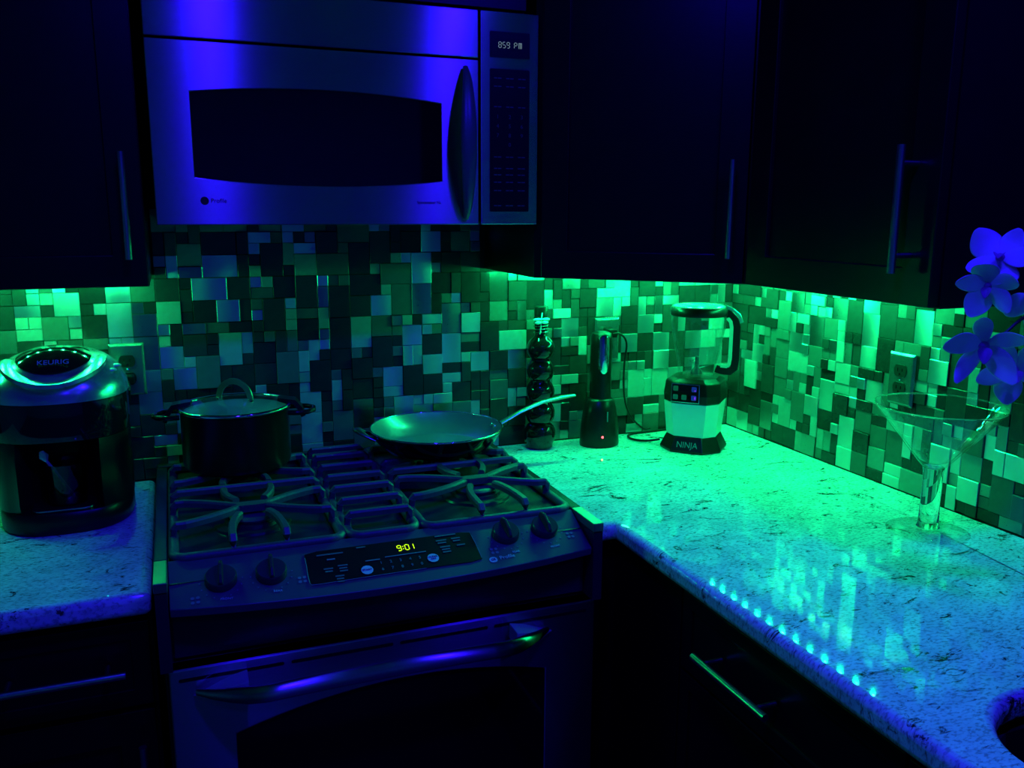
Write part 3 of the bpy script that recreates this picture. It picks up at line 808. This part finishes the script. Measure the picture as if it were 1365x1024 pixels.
dv = Vector((-0.98, 0.05, 0)); nv_ = Vector((0.05, 0.98, 0))
lp = [fc+dv*(R-0.006)+nv_*0.032+Vector((0,0,0.036)), fc+dv*(R+0.012)+nv_*0.026+Vector((0,0,0.045)), fc+dv*(R+0.028)+nv_*0.012+Vector((0,0,0.054)), fc+dv*(R+0.032)+Vector((0,0,0.057)),
      fc+dv*(R+0.028)-nv_*0.012+Vector((0,0,0.054)), fc+dv*(R+0.012)-nv_*0.026+Vector((0,0,0.045)), fc+dv*(R-0.006)-nv_*0.032+Vector((0,0,0.036))]
MB().sweep(lp, [(x*0.8, y) for x, y in sec], [0.8, 0.8, 1.2, 1.4, 1.2, 0.8, 0.8]).build('helper_handle', 'handle_steel', fp, smooth=60)

# ------------------------------------------------------------------ pod coffee maker
KC = Vector((-0.186, -0.188, ZK+0.0005))
km = thing('coffee_maker', KC, 'black pod coffee maker with a silver domed top', 'coffee maker')
def plan(hw, yb, yf, n=28, p=2.6):
    """rounded outline, flat at the back"""
    pts = []
    for k in range(n):
        a = 2*PI*k/n; c, s_ = math.cos(a), math.sin(a)
        e = 2/p
        x = hw*math.copysign(abs(c)**e, c); y = s_
        yy = (abs(s_)**e)*(yb if s_ > 0 else -yf*-1)
        pts.append((x, yy))
    return pts
def kr(pts, z): return [(KC.x+x, KC.y+y, KC.z+z) for x, y in pts]
MB().loft([kr(plan(0.118, 0.135, -0.135), 0.0), kr(plan(0.121, 0.137, -0.140), 0.006), kr(plan(0.121, 0.137, -0.140), 0.036), kr(plan(0.118, 0.135, -0.136), 0.042)]).build('base', 'black_plastic', km, smooth=40)
mid = []
full = plan(0.122, 0.14, -0.128, 48)
def notch(hw, depth):
    out = []
    P_ = sorted(full, key=lambda q: math.atan2(q[1], q[0]))
    for x, y in P_:
        if y < 0 and abs(x) < hw:
            y = min(-0.128+depth*(1-(abs(x)/hw)**4)+0.0, 0.02)
        out.append((x, y))
    return out
MB().loft([kr(notch(0.07, 0.09), 0.042), kr(notch(0.072, 0.094), 0.06), kr(notch(0.072, 0.094), 0.150), kr(notch(0.066, 0.080), 0.178)]).build('housing', 'black_plastic', km, smooth=35)
MB().loft([kr(plan(0.122, 0.14, -0.128, 48), 0.179), kr(plan(0.124, 0.141, -0.132, 48), 0.20), kr(plan(0.124, 0.141, -0.132, 48), 0.252)]).build('brew_head', 'black_gloss', km, smooth=40)
MB().prism([(KC.x+x, KC.y-0.075+y) for x, y in rrect(-0.055, 0.055, -0.05, 0.05, 0.02)], KC.z+0.0425, KC.z+0.047).build('drip_tray', 'handle_steel', km, bevel=0.001)
rings = []
for i in range(11):
    t_ = i/10; k = math.cos(t_*PI/2)**0.75 if i < 10 else 0.03; z = 0.253+0.085*math.sin(t_*PI/2)**1.0
    rings.append(kr([(x*k, y*k+0.02*(1-k)) for x, y in plan(0.126, 0.142, -0.134, 36, 2.3)], z))
shell = MB().loft(rings).build('top_shell', 'silver_smooth', km, smooth=60)
def topz(x, y):
    k = math.sqrt((x/0.128)**2+((y-0.008)/0.143)**2)
    return 0.253+0.085*math.sqrt(max(0.0, 1-k**2.667))
def dome(ax, ay, oy, lift, k0):
    """patch that hugs the dome"""
    rs = []
    for i in range(7):
        s_ = 1-i/6 if i < 6 else 0.02
        ring = []
        for q in range(28):
            a = 2*PI*q/28; x = ax*s_*math.cos(a); y = oy+ay*s_*math.sin(a)
            z = topz(x, y)
            ring.append((x, y, z+lift*(1-s_*s_*k0)))
        rs.append(kr([(p[0], p[1]) for p in ring], 0)); rs[-1] = [(a_[0], a_[1], KC.z+p[2]) for a_, p in zip(rs[-1], ring)]
    return MB().loft(rs, True, True)
lidk = dome(0.066, 0.070, -0.042, 0.012, 0.75).build('lid', 'black_gloss', km, smooth=60)
# silver U-shaped lift handle round the lid
hp = []; sc = []
for i in range(25):
    a = PI*(1.0+i/24) if True else 0
    x = 0.082*math.cos(a); y = -0.030+0.096*math.sin(a)
    z = topz(x, y)
    hp.append(KC+Vector((x, y, z+0.002))); sc.append((0.75+0.55*math.sin(PI*i/24), 1))
hk = MB().sweep(hp, [(-0.013, -0.005), (0.0, -0.006), (0.013, -0.005), (0.013, 0.003), (0.0, 0.006), (-0.013, 0.003)], sc).build('lift_handle', 'silver_smooth', km, smooth=50)
ky, kz = -0.0965, topz(0, -0.0965)+0.0095
text('maker_lettering', 'KEURIG', 0.0145, frame(KC+Vector((0.004, ky, kz)), (1, 0, 0.0), (0, 0.70, 0.71)), 'print_white', lidk, sx=1.1)
for bx, by in ((0.100, -0.052), (0.107, -0.022)):
    z = topz(bx, by)
    MB().ellipsoid(KC+Vector((bx, by, z+0.001)), (0.010, 0.008, 0.004), 14, 8).build('button', 'silver_paint', km, smooth=60)
# cup with a spoon on the tray
CC = KC+Vector((0.006, -0.078, 0.0475))
cup = tag(MB().lathe([(0.0, 0), (0.030, 0), (0.034, 0.004), (0.039, 0.075), (0.040, 0.082), (0.038, 0.082), (0.036, 0.075), (0.031, 0.006), (0.0, 0.005)], 32, CC).build('drinking_cup', 'smoky_glass', smooth=50), 'dark glossy cup standing on the coffee maker drip tray', 'cup')
sp = MB().sweep([CC+Vector((0.016, -0.006, 0.0075)), CC+Vector((-0.005, -0.010, 0.045)), CC+Vector((-0.030, -0.012, 0.0875)), CC+Vector((-0.034, -0.012, 0.097)), CC+Vector((-0.038, -0.012, 0.108))],
     [(0.009*math.cos(2*PI*k/10), 0.0022*math.sin(2*PI*k/10)) for k in range(10)], [0.25, 0.25, 0.3, 1.0, 0.45], upv=(0, -1, 0.2))
tag(sp.build('stirrer', 'silver_paint', smooth=60), 'pale wide-tipped stirrer leaning in the dark cup', 'stirrer')

# ------------------------------------------------------------------ stacked-ball bottle
BC = Vector((0.909, -0.058, ZK+0.0005))
bt = thing('bottle', BC, 'tall black bottle of five stacked glass balls with dragonfly charm', 'bottle')
prof = [(0.0, 0), (0.030, 0), (0.034, 0.004)]
zc = [0.036, 0.093, 0.150, 0.206, 0.262]; rad = [0.0415, 0.0385, 0.037, 0.036, 0.036]
for k in range(5):
    for i in range(9):
        a = -0.78+1.56*i/8
        if k == 0 and i == 0: continue
        prof.append((rad[k]*math.cos(a), zc[k]+rad[k]*math.sin(a)))
prof += [(0.018, 0.294), (0.0165, 0.300), (0.0165, 0.335), (0.019, 0.337), (0.019, 0.343), (0.0, 0.343)]
MB().lathe(prof, 36, BC).build('body', 'black_gloss', bt, smooth=35)
MB().lathe([(0.0, 0.343), (0.0175, 0.3435), (0.0178, 0.368), (0.016, 0.371), (0.0, 0.371)], 28, BC).build('cap', 'black_plastic', bt, smooth=40)
coil = [(BC.x+0.0185*math.cos(a), BC.y+0.0185*math.sin(a), BC.z+0.300+0.032*a/(8*PI)) for a in [8*PI*i/96 for i in range(97)]]
MB().sweep(coil, 0.0015).build('wire_wrap', 'wire', bt, smooth=60)
ch = BC+Vector((-0.009, -0.0225, 0.334))
cm = MB().sweep([ch+Vector((0.004, 0.003, 0.022)), ch+Vector((0, -0.001, 0.006)), ch+Vector((-0.001, 0, -0.014)), ch+Vector((-0.003, 0.002, -0.032))], 0.0016).build('dragonfly_charm', 'charm', bt, smooth=60)
for sx in (-1, 1):
    for zz, ln in ((0.004, 0.021), (-0.004, 0.017)):
        MB().ellipsoid(ch+Vector((sx*ln*0.55, -0.0022, zz+0.002)), (ln*0.55, 0.0012, 0.0042), 12, 6).build('wing', 'charm', cm, smooth=60)

# ------------------------------------------------------------------ electric bottle opener on its charging stand
OC = Vector((1.069, -0.085, ZK+0.0005))
op = thing('bottle_opener', OC, 'black electric wine opener standing in its charging base', 'wine opener')
def oval(rx, ry, z, n=28, c=OC): return [(c.x+rx*math.cos(2*PI*k/n), c.y+ry*math.sin(2*PI*k/n), c.z+z) for k in range(n)]
cb = MB().loft([oval(0.053, 0.044, 0), oval(0.054, 0.045, 0.006), oval(0.051, 0.043, 0.05), oval(0.046, 0.040, 0.09), oval(0.038, 0.036, 0.122), oval(0.030, 0.030, 0.128)]).build('charging_base', 'black_plastic', op, smooth=50)
od_ = MB().loft([oval(0.0275, 0.030, 0.1285), oval(0.0275, 0.030, 0.20), oval(0.028, 0.031, 0.27), oval(0.028, 0.031, 0.286), oval(0.025, 0.027, 0.298), oval(0.014, 0.015, 0.303)]).build('opener_body', 'black_plastic', op, smooth=50)
pts = [(0.0135*math.cos(a), 0.0135*math.sin(a)+0.284 if math.sin(a) > 0 else 0.0135*math.sin(a)*2.0+0.222) for a in [2*PI*k/28 for k in range(28)]]
def wrap(p, l):
    x = p[0]-0.006; r_ = 0.0305+l
    return (OC.x+x, OC.y-math.sqrt(max(0, r_*r_-x*x)), OC.z+p[1])
MB().loft([[wrap(p, -0.004) for p in pts], [wrap(p, 0.001) for p in pts], [wrap((p[0]*0.75, 0.25+(p[1]-0.25)*0.92), 0.003) for p in pts]]).build('chrome_inset', 'chrome', od_, smooth=50)
MB().ellipsoid(OC+Vector((-0.012, -0.0432, 0.030)), (0.0032, 0.002, 0.0032), 12, 8).build('indicator_light', 'red_led', cb, smooth=60)
MB().box(OC.x+0.0005, OC.x+0.0035, OC.y-0.0426, OC.y-0.0405, OC.z+0.07, OC.z+0.096).build('brand_print', 'print_grey', cb)

# ------------------------------------------------------------------ blender
NC = Vector((1.292, -0.192, ZK+0.0005))
vd = math.atan2(-2.1016-NC.y, 0.035-NC.x)
bl = thing('blender', NC, 'countertop blender with silver base and clear pitcher in the corner', 'blender', rz=vd+PI/2-math.radians(12))
def octo(hw, hd, c):
    """front faces -y"""
    return [(-hw+c, -hd), (hw-c, -hd), (hw, -hd+c*1.1), (hw, hd-c), (hw-c, hd), (-hw+c, hd), (-hw, hd-c), (-hw, -hd+c*1.1)]
def orr(hw, hd, c, z): return [(x, y, z) for x, y in octo(hw, hd, c)]
MB().loft([orr(0.079, 0.079, 0.038, 0), orr(0.080, 0.080, 0.038, 0.006), orr(0.066, 0.066, 0.031, 0.037), orr(0.064, 0.064, 0.030, 0.040)]).build('foot', 'black_plastic', bl, local=True, bevel=0.002)
MB().loft([orr(0.064, 0.064, 0.026, 0.0405), orr(0.0715, 0.0715, 0.027, 0.128)]).build('base_shell', 'blender_silver', bl, local=True, bevel=0.001)
MB().loft([orr(0.072, 0.072, 0.027, 0.1285), orr(0.0735, 0.0735, 0.028, 0.150), orr(0.070, 0.070, 0.030, 0.182), orr(0.056, 0.056, 0.026, 0.190)]).build('collar', 'black_plastic', bl, local=True, bevel=0.003)
pf = MB().loft([[(-0.046, -0.0738, 0.132), (0.027, -0.0738, 0.132), (0.027, -0.0722, 0.181), (-0.046, -0.0722, 0.181)], [(-0.046, -0.0768, 0.132), (0.027, -0.0768, 0.132), (0.027, -0.0755, 0.181), (-0.046, -0.0755, 0.181)]]).build('panel_frame', 'chrome', bl, local=True, bevel=0.001)
pl_ = MB().loft([[(-0.0435, -0.0760, 0.1345), (0.0245, -0.0760, 0.1345), (0.0245, -0.0745, 0.1785), (-0.0435, -0.0745, 0.1785)], [(-0.0435, -0.0776, 0.1345), (0.0245, -0.0776, 0.1345), (0.0245, -0.0763, 0.1785), (-0.0435, -0.0763, 0.1785)]]).build('control_panel', 'dark_glass', pf, local=True)
for bx, bz, mm in ((-0.034, 0.168, 'legend'), (-0.034, 0.146, 'legend'), (0.013, 0.168, 'blue_led'), (0.013, 0.146, 'blue_led'), (-0.012, 0.146, 'legend')):
    yb_ = -0.0779+0.0013*(bz-0.1345)/0.044
    MB().prism(rrect(bx-0.0065, bx+0.0065, bz-0.0065, bz+0.0065, 0.0025, 3), yb_, yb_+0.001, 'y').build('button', mm, pl_, local=True)
MB().box(0.0145, 0.0175, -0.0786, -0.0778, 0.1425, 0.1495).build('button_light', 'violet_led', pl_, local=True)
MB().box(0.0145, 0.017, -0.0780, -0.0770, 0.1635, 0.1665).build('button_light', 'violet_led', pl_, local=True)
# clear pitcher
jar = MB().lathe([(0.0, 0.1905), (0.044, 0.1905), (0.046, 0.195), (0.050, 0.225), (0.060, 0.275), (0.0685, 0.318), (0.0695, 0.348), (0.0665, 0.348), (0.0655, 0.318), (0.057, 0.275), (0.047, 0.226), (0.043, 0.197), (0.0, 0.196)], 40).build('pitcher', 'clear_plastic', bl, local=True, smooth=50)
MB().lathe([(0.016, 0.1965), (0.014, 0.205), (0.006, 0.212), (0.005, 0.24), (0.002, 0.242)], 16, cap0=True, cap1=True).build('blade_hub', 'black_plastic', jar, local=True, smooth=50)
for k in range(3):
    a = k*2*PI/3+0.4; ca, sa = math.cos(a), math.sin(a); zz = 0.209+0.009*k
    MB().loft([[(ca*0.004-sa*0.005, sa*0.004+ca*0.005, zz), (ca*0.030-sa*0.001, sa*0.030+ca*0.001, zz+0.009), (ca*0.028+sa*0.004, sa*0.028-ca*0.004, zz+0.008), (ca*0.004+sa*0.005, sa*0.004-ca*0.005, zz)],
               [(ca*0.004-sa*0.005, sa*0.004+ca*0.005, zz+0.0012), (ca*0.030-sa*0.001, sa*0.030+ca*0.001, zz+0.0102), (ca*0.028+sa*0.004, sa*0.028-ca*0.004, zz+0.0092), (ca*0.004+sa*0.005, sa*0.004-ca*0.005, zz+0.0012)]]).build('blade', 'chrome', jar, local=True)
lidb = MB().lathe([(0.0, 0.3485), (0.071, 0.3485), (0.0725, 0.352), (0.0725, 0.366), (0.070, 0.3695), (0.0, 0.3705)], 40).build('lid', 'black_plastic', bl, local=True, smooth=40)
MB().lathe([(0.0, 0.3707), (0.066, 0.3702), (0.067, 0.3725), (0.060, 0.3745), (0.0, 0.3755)], 40).build('lid_top', 'lid_grey', lidb, local=True, smooth=40)
hs = [(-0.010, -0.006), (0.010, -0.006), (0.010, 0.006), (-0.010, 0.006)]
hr = math.radians(12)
Hm = Matrix.Rotation(hr, 4, 'Z')
jh = MB(Hm).sweep([(0.060, 0, 0.358), (0.076, 0, 0.354), (0.091, 0, 0.340), (0.096, 0, 0.322), (0.096, 0, 0.24), (0.094, 0, 0.214), (0.084, 0, 0.205), (0.062, 0, 0.207), (0.048, 0, 0.212)], hs, upv=(0, 1, 0)).build('pitcher_handle', 'black_plastic', jar, local=True, smooth=30, bevel=0.002)
MB(Hm).sweep([(0.072, 0, 0.343), (0.080, 0, 0.334), (0.083, 0, 0.320), (0.083, 0, 0.24), (0.081, 0, 0.224), (0.075, 0, 0.2185), (0.060, 0, 0.220)], [(-0.0045, -0.0065), (0.0045, -0.0065), (0.0045, 0.0065), (-0.0045, 0.0065)], upv=(0, 1, 0)).build('grip_lining', 'lid_grey', jh, local=True, smooth=30)
MB(Hm).sweep([(0.062, 0, 0.3675), (0.078, 0, 0.3625), (0.097, 0, 0.348), (0.104, 0, 0.330)], [(-0.009, -0.003), (0.009, -0.003), (0.009, 0.003), (-0.009, 0.003)], upv=(0, 1, 0)).build('lid_latch', 'silver_smooth', jh, local=True, smooth=30, bevel=0.001)
bpy.context.view_layer.update()
tx = text('maker_lettering', 'NINJA', 0.020, Matrix.Translation((0,0,0)), 'blue_led' if False else 'print_grey', bl, sx=1.0)
# stand the lettering on the sloping foot
for v_ in tx.data.vertices:
    p_ = v_.co + bl.location
    v_.co = (p_.x, -0.0735-0.00033+(-p_.z)-0.0007+ (0.0205-0.0205) - 0.0141*(0.0-(p_.y))/0.031*1.0, 0.0205+p_.y)
tx.data.update()
# power cord
cordb = [(1.225, -0.135, ZK+0.012), (1.19, -0.115, ZK+0.006), (1.17, -0.075, ZK+0.004), (1.19, -0.035, ZK+0.004), (1.26, -0.025, ZK+0.004), (1.36, -0.022, ZK+0.004), (1.45, -0.05, ZK+0.004)]
def smoothpath(pts, n=6):
    pts = [Vector(p) for p in pts]; out = []
    for i in range(len(pts)-1):
        p0, p1, p2, p3 = pts[max(i-1, 0)], pts[i], pts[i+1], pts[min(i+2, len(pts)-1)]
        for k in range(n):
            t_ = k/n
            out.append(0.5*((2*p1)+(p2-p0)*t_+(2*p0-5*p1+4*p2-p3)*t_*t_+(3*p1-p0-3*p2+p3)*t_**3))
    out.append(pts[-1]); return out
MB(bl.matrix_world.inverted()).sweep(smoothpath(cordb), 0.0032).build('power_cord', 'black_plastic', bl, local=True, smooth=60)

# ------------------------------------------------------------------ wall outlets
def outlet(loc, rz, label, hole=True):
    t = thing('wall_outlet', loc, label, 'outlet', rz=rz)
    pr = [(-0.0365, -0.0585), (0.0365, -0.0585), (0.0365, 0.0585), (-0.0365, 0.0585)]
    y0, y1 = -0.009, -0.0165
    pk = [(-0.0365, y0), (0.0365, y0)]
    pl2 = MB().loft([[(x, y0, z) for x, z in pr], [(x, y0-0.003, z) for x, z in pr], [(x*0.86, y1, z*0.91) for x, z in pr]]).build('cover_plate', 'nickel_plate', t, local=True, bevel=0.001)
    for zz in (-0.0195, 0.0195):
        pts = []
        for k in range(24):
            a = 2*PI*k/24; x = 0.0172*math.cos(a); z = max(-0.0132, min(0.0132, 0.0172*math.sin(a)))
            pts.append((x, zz+z))
        r_ = MB().prism(pts, y1-0.0022, y1+0.004, 'y').build('receptacle', 'brown_receptacle', t, local=True)
        for sx, hh_ in ((-0.0063, 0.0042), (0.0063, 0.0034)):
            MB().box(sx-0.0011, sx+0.0011, y1-0.0026, y1-0.002, zz-hh_+0.002, zz+hh_+0.002).build('slot', 'black_gloss', r_, local=True)
        MB().lathe([(0.0024, 0), (0.0024, 0.0006)], 10, cap0=True, cap1=True).build('ground_hole', 'black_gloss', r_, local=True).matrix_basis = Matrix.Translation((0, y1-0.0021, zz-0.0075)) @ Matrix.Rotation(PI/2, 4, 'X')
    MB().ellipsoid((0, y1-0.0002, 0), (0.003, 0.0015, 0.003), 12, 6).build('screw', 'chrome', pl2, local=True, smooth=60)
    return t
outlet((-0.068, 0.0, 1.182), 0, 'metal wall outlet beside the coffee maker with a plug in it')
outlet((1.122, 0.0, 1.192), 0, 'metal wall outlet behind the wine opener with a plug in it')
outlet((XW, -0.652, 1.172), -PI/2, 'metal wall outlet with two empty sockets above the martini glass')
pg = thing('power_plug', (-0.068, -0.0188, 1.1625), 'black plug in the outlet beside the coffee maker', 'plug')
MB().prism(rrect(-0.068-0.013, -0.068+0.013, 1.152, 1.173, 0.004, 3), -0.046, -0.0192, 'y').build('plug_body', 'black_plastic', pg, bevel=0.003)
MB().sweep(smoothpath([(-0.068, -0.046, 1.160), (-0.066, -0.066, 1.145), (-0.075, -0.045, 1.08), (-0.09, -0.02, 1.0), (-0.10, -0.018, 0.928)]), 0.0032).build('cord', 'black_plastic', pg, smooth=60)
pg = thing('power_plug', (1.122, -0.0188, 1.2115), 'black plug and cord of the wine opener in its outlet', 'plug')
MB().prism(rrect(1.122-0.014, 1.122+0.014, 1.200, 1.223, 0.004, 3), -0.050, -0.0192, 'y').build('plug_body', 'black_plastic', pg, bevel=0.003)
MB().sweep(smoothpath([(1.122, -0.050, 1.211), (1.136, -0.064, 1.212), (1.158, -0.058, 1.185), (1.160, -0.045, 1.12), (1.168, -0.035, 1.04), (1.190, -0.03, 0.98), (1.235, -0.025, 0.937), (1.26, -0.022, 0.934)]), 0.0028).build('cord', 'black_plastic', pg, smooth=60)

# ------------------------------------------------------------------ martini glass
GC = Vector((1.378, -0.888, ZK+0.0004))
mg = thing('martini_glass', GC, 'oversized clear martini glass standing empty on the granite', 'glass')
MB().lathe([(0.0, 0.0), (0.074, 0.0), (0.0755, 0.0015), (0.072, 0.003), (0.035, 0.0055), (0.022, 0.0095), (0.0, 0.0100)], 56, GC).build('foot', 'thin_glass', mg, smooth=45)
MB().lathe([(0.0, 0.0102), (0.0215, 0.0102), (0.0190, 0.016), (0.0178, 0.06), (0.0182, 0.122), (0.020, 0.1295), (0.0, 0.1300)], 40, GC).build('stem', 'glass', mg, smooth=45)
MB().lathe([(0.0, 0.1302), (0.020, 0.1305), (0.030, 0.141), (0.075, 0.197), (0.1155, 0.248), (0.1165, 0.250), (0.1150, 0.250), (0.073, 0.199), (0.028, 0.1445), (0.012, 0.137), (0.0, 0.1355)], 56, GC).build('bowl', 'thin_glass', mg, smooth=45)
MB().sweep([GC+Vector((0.1158*math.cos(2*PI*k/64), 0.1158*math.sin(2*PI*k/64), 0.2505)) for k in range(64)], 0.0014, closed=True).build('rim', 'glass', mg, smooth=60)

# ------------------------------------------------------------------ orchid
OB = Vector((1.385, -1.215, ZK+0.0005))
orc = thing('orchid', OB, 'pale flowering orchid spray arching beside the wall cabinet', 'plant')
MB().lathe([(0.0, 0), (0.040, 0), (0.045, 0.004), (0.058, 0.095), (0.061, 0.10), (0.056, 0.10), (0.052, 0.085), (0.0, 0.085)], 32, OB).build('flower_pot', 'pot_ceramic', orc, smooth=40)
MB().ellipsoid(OB+Vector((0, 0, 0.086)), (0.050, 0.050, 0.010), 20, 8).build('moss', 'moss', orc, smooth=60)
stem = smoothpath([OB+Vector((0, 0, 0.09)), (1.375, -1.215, 1.20), (1.335, -1.21, 1.42), (1.27, -1.20, 1.505), (1.20, -1.19, 1.495), (1.155, -1.19, 1.465)])
st_ = MB().sweep(stem, 0.0028).build('stem', 'plant_green', orc, smooth=60)
stem2 = smoothpath([OB+Vector((0.005, -0.005, 0.09)), (1.36, -1.22, 1.15), (1.30, -1.21, 1.33), (1.24, -1.20, 1.40), (1.185, -1.195, 1.385), (1.14, -1.19, 1.35)])
MB().sweep(stem2, 0.0026).build('stem', 'plant_green', orc, smooth=60)
def leaf(base, tip, wdt, bend, name, m, parent, cup=0.3, nl=8, nw=4):
    base, tip = Vector(base), Vector(tip); ax = tip-base; L_ = ax.length; bend = Vector(bend).normalized()
    side = ax.cross(bend).normalized(); nrm = side.cross(ax).normalized()
    rings = []
    for i in range(nl+1):
        t_ = i/nl; wv = wdt*(math.sin(PI*min(1, t_*0.93+0.05))**0.65)
        c = base+ax*t_+bend*(0.16*L_*math.sin(PI*t_*0.9))
        row = []
        for j in range(nw+1):
            s_ = 2*j/nw-1
            row.append(tuple(c+side*(wv*s_)+nrm*(cup*wv*s_*s_)))
        rings.append(row)
    return MB().loft(rings, False, False, closed=False).build(name, m, parent, smooth=80, solid=0.0012, sub=1)
for a, ln in ((0.4, 0.16), (2.6, 0.14), (4.2, 0.13), (5.4, 0.15)):
    b_ = OB+Vector((0.01*math.cos(a), 0.01*math.sin(a), 0.094))
    leaf(b_, b_+Vector((ln*math.cos(a)*0.55, ln*math.sin(a)*0.8, 0.05)), 0.022, (0, 0, 1), 'leaf', 'plant_green', orc)
rf = random.Random(4)
def flower(c, face, size, roll=0.0, keep=5, close=0.15, wide=1.0):
    """five petals and a lip around the facing direction"""
    c = Vector(c); f_ = Vector(face).normalized()
    a_ = Vector((0, 0, 1)).cross(f_).normalized(); b_ = f_.cross(a_)
    core = MB().ellipsoid(c, (size*0.12,)*3, 12, 8).build('flower_centre', 'petal_throat', orc, smooth=60)
    for k in range(keep):
        an = roll+2*PI*k/5+rf.uniform(-0.12, 0.12)
        d_ = (a_*math.cos(an)+b_*math.sin(an))
        ln = size*rf.uniform(0.88, 1.05)
        wdt = size*wide*(0.38 if k % 2 else 0.28)
        tip = c+d_*ln+f_*(ln*rf.uniform(close-0.1, close+0.25))
        leaf(c+d_*size*0.06, tip, wdt, f_*-0.8+d_*0.1, 'petal', 'petal', core, cup=rf.uniform(-0.1, 0.35))
    leaf(c+f_*size*0.1, c+f_*size*0.42-b_*size*0.3, size*0.16, b_, 'lip', 'petal_throat', core, cup=0.6)
toc = Vector((-0.75, -0.62, 0.05))
flower((1.143, -1.178, 1.470), (-0.6, -0.4, 0.45), 0.052, 1.2, 5, 0.2, 1.2)
flower((1.118, -1.184, 1.430), (-0.8, -0.5, -0.3), 0.044, 0.4, 5, 0.4, 1.15)
flower((1.128, -1.180, 1.343), (-0.5, -0.55, -0.25), 0.062, 1.75, 5, 0.45, 0.8)
flower((1.205, -1.172, 1.300), (-0.6, -0.78, 0.0), 0.055, 0.9, 5, 0.15)
flower((1.205, -1.20, 1.405), (-0.5, -0.8, -0.2), 0.050, 2.1, 5, 0.2)
